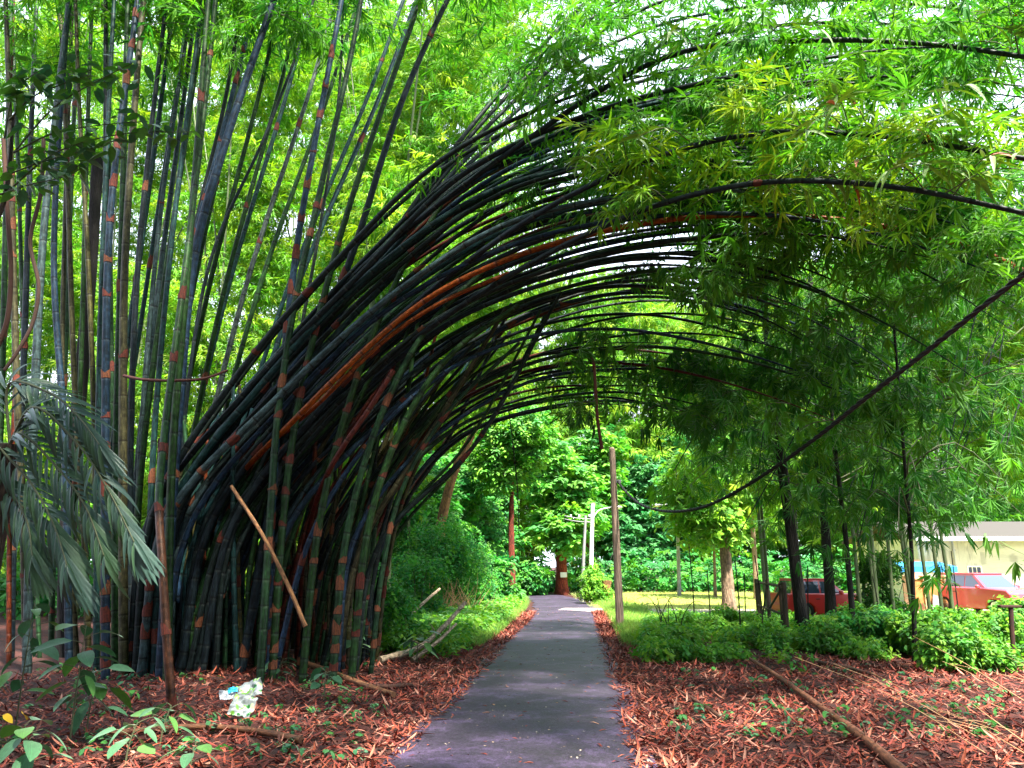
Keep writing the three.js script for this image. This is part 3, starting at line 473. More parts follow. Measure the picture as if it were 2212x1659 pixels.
const farTrees = [[-60, 1268, 13, 'lime'], [60, 1278, 10, 'lime'], [180, 1268, 14, 'lime'], [330, 1275, 11, 'lime'], [470, 1268, 13, 'lime'], [620, 1272, 12, 'lime'], [760, 1266, 13, 'jungle'], [900, 1270, 12, 'jungle'], [1010, 1262, 14, 'jungle'], [1150, 1258, 15, 'jungle'], [1440, 1256, 18, 'teal'], [1580, 1260, 14, 'jungle'], [1680, 1264, 13, 'jungle'], [1800, 1262, 14, 'lime'], [1930, 1258, 15, 'lime'], [2290, 1262, 14, 'lime']];
farTrees.forEach(([u, v, h, pal], i) => TR(u, v, { h, r: 4.6, trunkR: 0.22, kind: 'broadFar', n: 1300, pal, low: 0.08, label: 'leafy background tree closing off the view behind the bamboo and the clearing', group: 'background trees closing the view' }));
// the left bank: dense shrubs of the jungle edge
const bank = [[850, 1400, 1.3, 1.0], [900, 1350, 2.2, 1.5], [955, 1334, 3.2, 1.9], [1010, 1322, 3.0, 1.7], [1055, 1312, 2.2, 1.3], [880, 1310, 6, 2.6], [950, 1300, 7.5, 3], [1040, 1288, 6.5, 2.6], [1140, 1286, 2.2, 1.4], [830, 1330, 4.2, 2.1]];
bank.forEach(([u, v, h, r], i) => { const g = G(u, v), root = thing('shrub', ['low leafy shrub nearest the bamboo on the left bank', 'leafy green shrub on the left bank above the fallen pale culms', 'tall green shrub in the middle of the left bank', 'dense green shrub left of the slim red trunk', 'rounded green shrub just left of the slim red trunk', 'tall jungle shrub behind the roadside bamboo culms', 'tallest jungle shrub on the left bank', 'tall jungle shrub behind the slim red trunk', 'shrub right of the slim red trunk at the road edge', 'broad shrub seen between the roadside bamboo culms'][i], 'shrub', g, 'shrubs of the left bank');
  for (let k = 0; k < 4; k++) { const a = R(0, 6.283); mesh('stem', rope([V(Math.cos(a) * 0.1, -0.1, Math.sin(a) * 0.1), V(Math.cos(a) * r * 0.3, h * 0.4, Math.sin(a) * r * 0.3), V(Math.cos(a) * r * 0.6, h * 0.8, Math.sin(a) * r * 0.6)], 0.03, 0.01, 6, 5), M.twig, root); }
  foliage('leaves', h < 4 && v > 1320 ? 'herb' : 'broad', fill(lobes(8, V(0, h * 0.5, 0), r * 0.7, h * 0.42, r * 0.7, r * 0.5), Math.round(300 + 130 * r * h * (h < 4 && v > 1320 ? 2 : 0.8)), 1), PAL.jungle, root); });
// slender dark trees on the right, hung with leaf fans
const right = [
  [[1738, 1380], [1712, 1180], [1690, 1010], [1668, 830], [1640, 560]], [[1797, 1350], [1785, 1180], [1774, 1060], [1762, 900], [1750, 600]], [[1846, 1388], [1830, 1200], [1815, 1060], [1800, 940], [1785, 650]], [[1976, 1425], [1972, 1280], [1966, 1150], [1950, 950], [1930, 700]],
];
right.forEach((l, i) => {
  const g = G(l[0][0], l[0][1]), d = -g.z, pts = l.map(([u, v], k) => (k ? P(u, v, d - k * 0.4) : g.clone().setY(-0.1))).map((p) => p.sub(g)), r0 = [0.17, 0.17, 0.075, 0.05][i];
  const root = thing('slender_tree', ['dark slender tree leaning left beside the wooden gate, thickest of the right-hand trunks', 'dark slender tree before the red car', 'thin dark stem right of the red car', 'thinnest dark stem before the low orange wall'][i], 'tree', g, 'slender dark trees on the right');
  const trunk = mesh('trunk', trunkGeo(pts, r0, r0 * 0.5), M.barkDark, root), c = curve(pts), spots = [];
  for (let k = 0; k < 16; k++) { const p = c.getPoint(R(0.42, 1)), yaw = R(0, 6.283), len = R(1.2, 3), q = [p, p.clone().add(V(Math.cos(yaw) * len * 0.5, 0.5, Math.sin(yaw) * len * 0.5)), p.clone().add(V(Math.cos(yaw) * len, -0.5, Math.sin(yaw) * len))]; mesh('branch', rope(q, 0.02, 0.006, 6, 4), M.twig, trunk); const bc = curve(q); for (let n = 0; n < 6; n++) spots.push({ p: bc.getPoint(R(0.2, 1)).add(V(gauss() * 0.5, gauss() * 0.5 - 0.3, gauss() * 0.5)) }); }
  foliage('leaves', 'fan', spots, PAL.deep, root);
});
// leaf curtains: hanging tips of bamboo culms that arch in from the right
for (let i = 0; i < 14; i++) {
  const u = i < 9 ? lerp(1560, 2260, (i + rnd()) / 9) : R(1960, 2260), v0 = R(560, 760), v1 = lerp(1080, 1190, rnd()) - (u < 1720 ? 140 : 0) + (u > 2020 ? -30 : 0), d = R(17.5, 23), ex = R(-120, 60);
  const pts = [P(u + 900 + R(0, 200), 1330, d + 1).setY(-0.05), P(u + 760, 800, d + 0.6), P(u + 330, v0 - 110, d), P(u + 60, v0, d - 0.5), P(u - 10 + ex * 0.3, (v0 + v1) / 2, d - 0.8), P(u - 50 + ex, v1, d - 1)];
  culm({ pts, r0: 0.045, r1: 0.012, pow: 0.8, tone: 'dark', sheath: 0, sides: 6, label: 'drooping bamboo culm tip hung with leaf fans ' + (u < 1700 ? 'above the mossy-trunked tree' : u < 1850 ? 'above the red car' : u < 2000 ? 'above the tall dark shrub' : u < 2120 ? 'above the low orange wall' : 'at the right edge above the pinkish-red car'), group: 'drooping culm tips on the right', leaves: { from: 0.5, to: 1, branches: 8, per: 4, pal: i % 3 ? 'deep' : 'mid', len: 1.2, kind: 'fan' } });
}
// more bamboo behind: a second row closing the sky
const clumps2 = [[60, 40, 36, 5.4], [360, 42, 37, 5.4], [620, 41, 36, 5.4], [800, 44, 38, 5.6], [960, 62, 26, 6], [1090, 68, 27, 6.5], [1220, 70, 28, 6.5], [1350, 69, 28, 6.5], [1470, 70, 29, 7], [1590, 68, 28, 6.5], [1720, 67, 28, 6.5], [1850, 64, 28, 6.5], [1990, 60, 28, 6.5], [2130, 58, 28, 6.5], [2270, 56, 28, 6.5]];
const rowLabel = (i, n) => ['leftmost', 'second from the left', 'third from the left', 'fourth from the left', 'fifth from the left', 'sixth from the left', 'seventh from the left', 'eighth from the left', 'seventh from the right', 'sixth from the right', 'fifth from the right', 'fourth from the right', 'third from the right', 'second from the right', 'rightmost'][i];
clumps2.forEach(([u, d, h, r], i) => bambooClump(P(u, 900, d).x, -d, h, r, u > 900 ? 2100 : 2600, u > 1900 ? 'mid' : 'bright', 'tall sunlit bamboo clump, ' + rowLabel(i) + ' in the farthest row', true, u > 900 ? 0.1 : 0.08, 0, u > 900 ? 1.45 : 1));
// out-of-view culms left of the viewer, added to shade this end of the road
for (let i = 0; i < 17; i++) {
  const z = i < 10 ? lerp(-12.5, 2, i / 9) : lerp(-12.5, -7.5, (i - 10) / 6) + R(-0.5, 0.5), b = V(R(-13, -10), -0.05, R(-3, 7));
  const y = Math.max(8.6, 3.4 + Math.max(0, -z) * 0.86) + R(0, 2.2), x0 = R(-4.5, -2.5) - (i < 10 ? 0 : 1.5);
  culm({ pts: [b, V(b.x + 0.3, y * 0.55, lerp(b.z, z, 0.25)), V(x0 - 2, y * 0.95 + 1.2, lerp(b.z, z, 0.65)), V(x0 + 2.5, y + 2, lerp(b.z, z, 0.9)), V(x0 + (z > -6.5 ? 8 : 5.5), y + 1.7, z), V(x0 + (z > -6.5 ? 13 : 8), y + 0.8, z + R(-1, 1))], r0: 0.07, r1: 0.03, tone: 'dark', sheath: 0.05, sides: 7, label: 'added leafy bamboo culm arching unseen overhead from beside the viewer', group: 'added shade culms over the near end of the road', leaves: { from: 0.42, to: 1, branches: 24, per: 13, pal: 'mid', len: 2.1 } });
}

// unseen trees around the viewer, added to block sky light from the clump's front
[[-9, 5, 13, 4.5], [-15, -2, 14, 4.5], [-4, 12, 14, 5], [-14, 9, 15, 5], [3, 13, 14, 4.6], [9, 10, 13, 4.4], [14, 4, 13, 4.2], [-18, 4, 15, 5]].forEach(([x, z, h, r], i) => tree({ x, z, h, r, trunkR: 0.3, kind: 'broad', n: 1500, pal: 'jungle', low: 0.12, s: 1.5, label: ['added unseen shade tree left of the viewer, nearest the road', 'added unseen shade tree left of the viewer, nearest the palm', 'added unseen shade tree behind the viewer beside the road', 'added unseen shade tree farthest behind the viewer on the left', 'added unseen shade tree straight behind the viewer right of the road', 'added unseen shade tree behind the viewer on the right', 'added unseen shade tree right of the viewer', 'outermost added unseen shade tree left of the viewer'][i], group: 'added unseen shade trees around the viewer' }));

{
  const spots = []; for (let i = 0; i < 6000; i++) { const u = R(-80, 2320), right = u > 1230, d = right ? R(56, 66) : u > 880 ? R(44, 60) : R(30, 50); const p = P(u, 1200, d); p.y = Math.abs(gauss()) * 1.7 + 0.2; if (Math.abs(p.x - roadAt(-d)) < 2.4 && d < 62) continue; spots.push({ p, s: R(0.55, 0.95) }); }
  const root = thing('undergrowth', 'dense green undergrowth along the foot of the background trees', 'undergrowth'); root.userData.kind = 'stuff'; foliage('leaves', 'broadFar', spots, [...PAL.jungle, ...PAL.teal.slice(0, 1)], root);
}
// ---------- litter, grass, ground cover ----------
function scatter(name, geo, n, place, colours, mat, label, category, parent) {
  const m = new THREE.InstancedMesh(geo, mat, n), q = new THREE.Quaternion(), c = new THREE.Color();
  for (let i = 0; i < n; i++) {
    const o = place(i); q.setFromEuler(new THREE.Euler(o.rx ?? 0, o.yaw ?? R(0, 6.283), o.rz ?? 0, 'YXZ'));
    m.setMatrixAt(i, new THREE.Matrix4().compose(o.p, q, V(1, 1, 1).multiplyScalar(o.s ?? 1)));
    const a = pick(colours), b = pick(colours), t = rnd(); c.setRGB(lerp(a[0], b[0], t), lerp(a[1], b[1], t), lerp(a[2], b[2], t)); m.setColorAt(i, c);
  }
  m.name = parent ? name : numbered(name); m.userData.kind = 'stuff'; if (label) tag(m, label, category); (parent ?? scene).add(m); return m;
}
const dryLeaf = [0.5, 1.1, -0.7].map((b) => leafGeo(0.2, 0.03, b, 3, 'lance', 0.5));
const LIT = [[0.24, 0.034, 0.015], [0.15, 0.018, 0.010], [0.32, 0.08, 0.045], [0.40, 0.18, 0.125], [0.08, 0.011, 0.008], [0.27, 0.052, 0.017], [0.18, 0.022, 0.012], [0.11, 0.016, 0.011], [0.07, 0.02, 0.013]];
const litterPlace = (side) => () => {
  for (;;) {
    const d = 4 + 30 * Math.pow(rnd(), 1.7), z = -d, rx = roadAt(z), far = 1 - clamp((d - 17) / 10, 0, 1), w = side > 0 ? lerp(0.9, 11, far) : lerp(1.2, 8, far), off = HALF - 0.16 + Math.pow(rnd(), 1.25) * w, x = rx + side * off;
    if (d > 18 && off > HALF + 1.6 && rnd() < 0.8) continue;
    return { p: V(x, hump(x, z) + Math.abs(gauss()) * 0.022 + 0.004, z), rx: gauss() * 0.28, rz: gauss() * 0.3 + 0.05, s: R(0.6, 1.25) };
  }
};
for (const k of [0, 1, 2]) { scatter('leaf_litter', dryLeaf[k], 15000, litterPlace(1), LIT, M.dead, ['thick carpet of red-brown fallen bamboo leaves right of the road', 'curled red-brown fallen leaves strewn over the litter right of the road', 'pale and brown dry leaves mixed in the litter right of the road'][k], 'leaf litter'); scatter('leaf_litter', dryLeaf[k], 9500, litterPlace(-1), LIT, M.dead, ['red-brown fallen bamboo leaves left of the road under the clump', 'curled dry leaves strewn left of the road', 'pale and brown dry leaves mixed in the litter left of the road'][k], 'leaf litter'); }
scatter('leaf_litter', dryLeaf[0], 520, () => { const d = 5 + 32 * Math.pow(rnd(), 1.3), e = rnd(), x = roadAt(-d) + (e < 0.55 ? R(-1, 1) : (rnd() < 0.5 ? -1 : 1) * R(0.75, 1.05)) * HALF; return { p: V(x, 0.03, -d), rz: gauss() * 0.1, rx: gauss() * 0.15, s: R(0.4, 1) }; }, [...LIT, [0.4, 0.3, 0.2], [0.4, 0.22, 0.12]], M.dead, 'scattered dry leaves lying on the dark asphalt', 'fallen leaves');
// chips and bits on the road
scatter('road_debris', leafGeo(0.05, 0.025, 0.4, 2), 600, () => { const d = 5 + 30 * Math.pow(rnd(), 1.6); return { p: V(roadAt(-d) + R(-1, 1) * HALF, 0.028, -d), rx: gauss() * 0.3, s: R(0.4, 1.2) }; }, [[0.3, 0.22, 0.16], [0.2, 0.07, 0.04], [0.36, 0.3, 0.24]], M.dead, 'small bits of bark and leaf on the asphalt', 'debris');
// grass
const tuft = (() => { const l = []; for (let i = 0; i < 9; i++) { const g = leafGeo(R(0.14, 0.3), 0.012, R(0.4, 1.2), 2); g.applyMatrix4(mat4(V(R(-0.08, 0.08), 0, R(-0.08, 0.08)), new THREE.Euler(0, R(0, 6.283), R(0.9, 1.4), 'YZX'))); l.push(g); } return mergeGeometries(l); })();
const GR = [[0.16, 0.34, 0.03], [0.26, 0.40, 0.05], [0.12, 0.30, 0.04]];
scatter('lawn_grass', tuft, 9000, () => { const z = -R(26, 56), x = R(3.6, 36); return { p: V(x, 0.0, z), s: R(0.5, 1) }; }, [[0.34, 0.44, 0.12], [0.28, 0.42, 0.08], [0.42, 0.46, 0.18]], M.leaf, 'short sunlit grass of the clearing', 'grass');
scatter('verge_grass', tuft, 5200, () => { const d = R(20, 46), L = rnd() < 0.55; const x = roadAt(-d) + (L ? -1 : 1) * (HALF + 0.35 + Math.abs(gauss()) * 1.3); return { p: V(x, 0, -d), s: R(0.7, 1.6) }; }, GR, M.leaf, 'green grass along both road edges', 'grass');
// green ground cover
scatter('ground_cover', SPRAY.herb[0], 5600, () => { let g; for (let k = 0; k < 30; k++) { const u = R(1390, 2260), v = 1340 + 92 * rnd() + (u > 1700 ? 40 * rnd() * rnd() : 0); g = G(u, v); if (N16(g.x * 0.8 + 3, g.z * 0.8) * 0.6 + N64(g.x * 2.3, g.z * 2.3) * 0.4 > 0.42 + (u > 1750 ? 0.1 : 0) + 0.2 * clamp((v - 1400) / 40, 0, 1)) break; } const hgt = 0.06 + 0.34 * rnd() * (0.4 + N16(g.x * 0.9, g.z * 0.9)); return { p: V(g.x, hgt, g.z), rx: gauss() * 0.4, rz: gauss() * 0.4, s: R(0.7, 1.4) }; }, PAL.herb, M.leaf, 'low leafy green ground cover on the right verge', 'ground cover');
scatter('ground_cover', SPRAY.herb[1], 4400, () => { const t = rnd(), d = lerp(18, 42, Math.pow(t, 0.8)), x = roadAt(-d) - HALF - 0.7 - Math.abs(gauss()) * 1.8; return { p: V(x, R(0.08, 0.5), -d), rx: gauss() * 0.4, rz: gauss() * 0.4, s: R(0.8, 1.6) }; }, PAL.herb, M.leaf, 'low leafy green ground cover on the left verge', 'ground cover');
scatter('ground_cover', SPRAY.herb[2], 260, () => { const L = rnd() < 0.6, u = L ? R(0, 800) : R(1450, 2200), v = L ? R(1440, 1640) : R(1430, 1600), g = G(u, v); return { p: V(g.x, R(0.05, 0.16), g.z), rx: gauss() * 0.3, rz: gauss() * 0.3, s: R(0.5, 1.0) }; }, [[0.04, 0.2, 0.05], [0.06, 0.26, 0.04], [0.03, 0.16, 0.07]], M.leaf, 'small green seedlings coming up through the leaf litter', 'seedlings');

// shrubs on the right verge
const shrubs = [[1500, 1378, 0.55, 1.1, 'lime'], [1580, 1372, 0.6, 1.2, 'lime'], [1670, 1404, 0.5, 1.1, 'herb'], [1790, 1410, 0.55, 1.2, 'herb'], [1880, 1402, 0.8, 1.3, 'jungle'], [1925, 1352, 2.2, 1.3, 'deep'], [2010, 1412, 0.8, 1.2, 'herb'], [2080, 1446, 0.9, 0.9, 'herb'], [2160, 1428, 0.85, 1.1, 'herb'], [2250, 1405, 1.0, 1.2, 'herb'], [2060, 1365, 0.6, 1.4, 'lime'], [1860, 1366, 0.7, 1.2, 'lime'], [1440, 1398, 0.45, 0.9, 'herb']];
const shrubLabels = ['leafy green shrub at the foot of the mossy-trunked tree', 'bushy green shrub left of the wooden gate', 'low green shrub before the wooden gate', 'low green shrub at the foot of the slender dark trees', 'green shrub before the low orange wall', 'tall dark shrub between the red car and the low orange wall', 'leafy shrub before the pinkish-red car', 'near low shrub right of the dark hollow', 'leafy shrub at the rusty post', 'tall leafy shrub at the right picture edge', 'pale sunlit shrub below the low orange wall', 'pale sunlit shrub below the red car', 'small low shrub at the road bend of the right verge'];
shrubs.forEach(([u, v, h, r, pal], i) => { const g = G(u, v), root = thing('shrub', shrubLabels[i], 'shrub', g, 'shrubs on the right verge');
  for (let k = 0; k < 4; k++) { const a = R(0, 6.283); mesh('stem', rope([V(0, -0.05, 0), V(Math.cos(a) * r * 0.3, h * 0.5, Math.sin(a) * r * 0.3), V(Math.cos(a) * r * 0.5, h * 0.85, Math.sin(a) * r * 0.5)], 0.018, 0.006, 5, 4), M.twig, root); }
  foliage('leaves', 'herb', fill(lobes(7, V(0, h * 0.5, 0), r * 0.7, h * 0.4, r * 0.6, Math.min(r * 0.4, h * 0.45)), Math.round(300 + 560 * r * h), 1.0), PAL[pal], root); });
{ // clipped shrub with stump beside the far pole
  const g = G(1284, 1304), root = thing('conical_shrub', 'round-topped light green shrub with a stump beside the thin far pole', 'shrub', g);
  mesh('stump', trunkGeo([V(0.62, -0.05, 0.2), V(0.6, 0.6, 0.2), V(0.62, 1.15, 0.2)], 0.16, 0.24), M.barkTan, root);
  foliage('leaves', 'herb', fill([[0, 0.6, 0, 0.75], [-0.1, 1.2, 0, 0.6], [-0.1, 1.65, 0, 0.35], [0.3, 0.5, 0.1, 0.6]], 900, 1), PAL.lime, root);
}

// ---------- poles, lamps, cable ----------
function pole(name, u, v, uTop, vTop, r, mat, label, group) { const g = G(u, v), top = P(uTop, vTop, -g.z).sub(g), root = thing(name, label, 'pole', g, group); const post = mesh('post', rope([V(0, -0.3, 0), top.clone().multiplyScalar(0.5), top], r, r * 0.72, 10, 14), mat, root); return { root, top, g, post }; }
{
  const p = pole('utility_pole', 1340, 1357, 1322, 972, 0.135, M.poleWood, 'tall bare wooden utility pole beside the road, carrying the thick cable');
  mesh('pole_cap', new THREE.SphereGeometry(0.1, 12, 6, 0, 6.283, 0, 1.57).translate(p.top.x, p.top.y, p.top.z), M.poleWood, p.root);
  const hook = P(1329, 1040, -p.g.z).sub(p.g); mesh('bracket', box(0.16, 0.1, 0.12, hook.x + 0.1, hook.y, hook.z + 0.05), M.metal, p.root);
  // cable: from the pole past the viewer, strands twisted together
  const plan = (d) => lerp(3.55, 6.55, (25.7 - d) / (25.7 - 9));
  const seen = [[1334, 1040, 25.6], [1352, 1062], [1380, 1087], [1410, 1099], [1440, 1104], [1480, 1103], [1530, 1091], [1600, 1056], [1680, 1005], [1770, 940], [1880, 852], [2000, 760], [2110, 672], [2212, 592], [2420, 430], [2800, 150]];
  const pts = seen.map(([u, v, d0]) => { let d = d0 ?? 20; if (!d0) for (let k = 0; k < 40; k++) { const q = P(u, v, d); d -= (plan(d) - q.x) / ((3 / 16.7) * -1 - q.x / d) * -1 * -1; d = clamp(d, 3, 25.6); } return [u, v, d]; });
  // distances: the plan line crosses each sight line once
  for (const a of pts) { if (a[2] === 25.6) continue; let lo = 2, hi = 25.6; for (let k = 0; k < 50; k++) { const m = (lo + hi) / 2; if (P(a[0], a[1], m).x > plan(m)) hi = m; else lo = m; } a[2] = (lo + hi) / 2; }
  const base = p.g, root = thing('overhead_cable', 'thick black twisted cable sagging from the wooden pole up to the right edge', 'cable', base), c = curve(pts.map(([u, v, d]) => P(u, v, d).sub(base))), n = 900, L = c.getLength();
  for (let k = 0; k < 3; k++) {
    const a = []; for (let i = 0; i <= n; i++) { const t = i / n, q = c.getPointAt(t), T = c.getTangentAt(t), N = V(0, 1, 0).sub(T.clone().multiplyScalar(T.y)).normalize(), Bn = T.clone().cross(N), ph = (t * L) / 0.62 * 6.283 + (k * 6.283) / 3; a.push(q.addScaledVector(N, Math.cos(ph) * 0.021).addScaledVector(Bn, Math.sin(ph) * 0.021)); }
    mesh('strand', sweep(a, a.map(() => 0.0215), 6), M.cable, root);
  }
}
{
  const p = pole('utility_pole', 1256, 1300, 1265, 1113, 0.1, M.poleGrey, 'thin pale utility pole with crossarm wires by the far road bend');
  for (const y of [0.15, 0.32]) mesh('crossarm', rope([p.top.clone().add(V(0.25, -y - 0.05, 0)), p.top.clone().add(V(-0.5, -y, 0)), p.top.clone().add(V(-1.1, -y + 0.14, -0.4))], 0.03, 0.025, 5, 5), M.poleGrey, p.root);
  for (const x of [-0.8, -0.35, 0.2]) mesh('insulator', new THREE.LatheGeometry([[0, 0], [0.04, 0], [0.06, 0.04], [0.035, 0.08], [0.05, 0.12], [0, 0.15]].map((a) => new THREE.Vector2(...a)), 8).translate(p.top.x + x, p.top.y - 0.1, p.top.z), M.poleWhite, p.root);
  mesh('wire', rope([p.top.clone().add(V(0.15, -0.2, 0)), p.top.clone().add(V(0.7, -2.4, -1)), p.top.clone().add(V(1.2, -3.2, -3)), p.top.clone().add(V(2.4, -1.2, -5.5))], 0.012, 0.012, 16, 4), M.cable, p.root);
}
function lampPole(u, v, ut, vt, r, mat, label, arm) {
  const p = pole('street_lamp', u, v, ut, vt, r, mat, label), [a, b, c] = arm, A = p.top.clone().add(V(...a)), B2 = p.top.clone().add(V(...b)), D = p.top.clone().add(V(...c));
  mesh('arm', rope([A, B2, D], 0.035, 0.025, 10, 6), M.poleWhite, p.root);
  const h = mesh('lamp_head', new THREE.SphereGeometry(1, 12, 8).scale(0.34, 0.09, 0.14).translate(D.x + Math.sign(c[0]) * 0.25, D.y, D.z), M.metal, p.root);
  mesh('lens', new THREE.SphereGeometry(1, 12, 6, 0, 6.283, Math.PI / 2, Math.PI / 2).scale(0.24, 0.07, 0.1).translate(D.x + Math.sign(c[0]) * 0.25, D.y - 0.045, D.z), M.poleWhite, h);
  return p;
}
lampPole(1275, 1300, 1280, 1088, 0.13, M.poleWhite, 'white lamp post with a curved arm by the road bend', [[0, -0.75, 0], [0.35, -0.35, 0.1], [1.0, -0.2, 0.2]]);
lampPole(1467, 1288, 1462, 1053, 0.13, M.poleGrey, 'grey lamp pole with a straight arm behind the clearing', [[0, -1.0, 0], [-0.6, -1.05, 0.1], [-1.1, -1.12, 0.2]]);
{ const g = bigTree.position, s = thing('sign_board', 'small blank white board nailed to the thick orange-red trunk', 'sign', V(g.x + 0.08, 1.25, g.z + 0.62)); mesh('board', rbox(0.42, 0.32, 0.025, 0.01), M.poleWhite, s); for (const x of [-0.17, 0.17]) mesh('nail', new THREE.CylinderGeometry(0.012, 0.012, 0.02, 6).rotateX(Math.PI / 2).translate(x, 0.12, 0.016), M.metal, s); }

// ---------- gate, post ----------
{
  const a = G(1640, 1349), b = G(1697, 1381), root = thing('wooden_gate', 'weathered wooden gate frame with diagonal braces on the right', 'gate', a), at = (t, y) => V(lerp(0, b.x - a.x, t), y, lerp(0, b.z - a.z, t)), bar = (n, p, q, r) => mesh(n, rope([p, p.clone().lerp(q, 0.5).add(V(0, 0.005, 0)), q], r, r, 2, 6), M.gate, root);
  M.gate = std(C(0.07, 0.05, 0.032), 0.95, { map: rep(barkMap, 2, 1), bumpMap: rep(barkBump, 2, 1), bumpScale: 0.01 });
  const H2 = 1.42;
  for (const t of [0, 0.12, 0.45, 0.5, 0.97, 1.06]) bar('post', at(t, -0.2), at(t, H2 + R(0, 0.12)), t === 0 || t > 0.9 ? 0.07 : 0.04);
  for (const y of [0.62, 1.36]) bar('rail', at(0, y), at(1, y + 0.02), 0.035);
  bar('brace', at(0.5, 0.66), at(1, 1.34), 0.032); bar('brace', at(0.12, 0.1), at(0.45, 1.3), 0.028); bar('brace', at(0.55, 0.02), at(1, 0.55), 0.028);
}
{ const g = G(2190, 1447), root = thing('rusty_post', 'thin rusty metal post with a flat cap at the right edge', 'post', g), t = P(2183, 1312, -g.z).sub(g); M.rust = std(C(0.06, 0.016, 0.009), 0.9, { map: rep(barkMap, 1, 1) }); mesh('post', rope([V(0, -0.2, 0), t.clone().multiplyScalar(0.5), t], 0.045, 0.045, 4, 8), M.rust, root); mesh('cap', rbox(0.42, 0.05, 0.12, 0.015, t.x - 0.02, t.y + 0.02, t.z), M.rust, root); }

// ---------- cars ----------
const glass = new THREE.MeshPhysicalMaterial({ color: C(0.03, 0.05, 0.09), roughness: 0.06, clearcoat: 1, clearcoatRoughness: 0.03 });
const rubber = std(C(0.018, 0.018, 0.018), 0.9), chrome = std(C(0.75, 0.75, 0.78), 0.2, { metalness: 0.9 }), lampGlass = new THREE.MeshPhysicalMaterial({ color: C(0.85, 0.87, 0.9), roughness: 0.12, clearcoat: 1 }), blackTrim = std(C(0.02, 0.02, 0.022), 0.6), plateMat = std(C(0.8, 0.8, 0.75), 0.5);
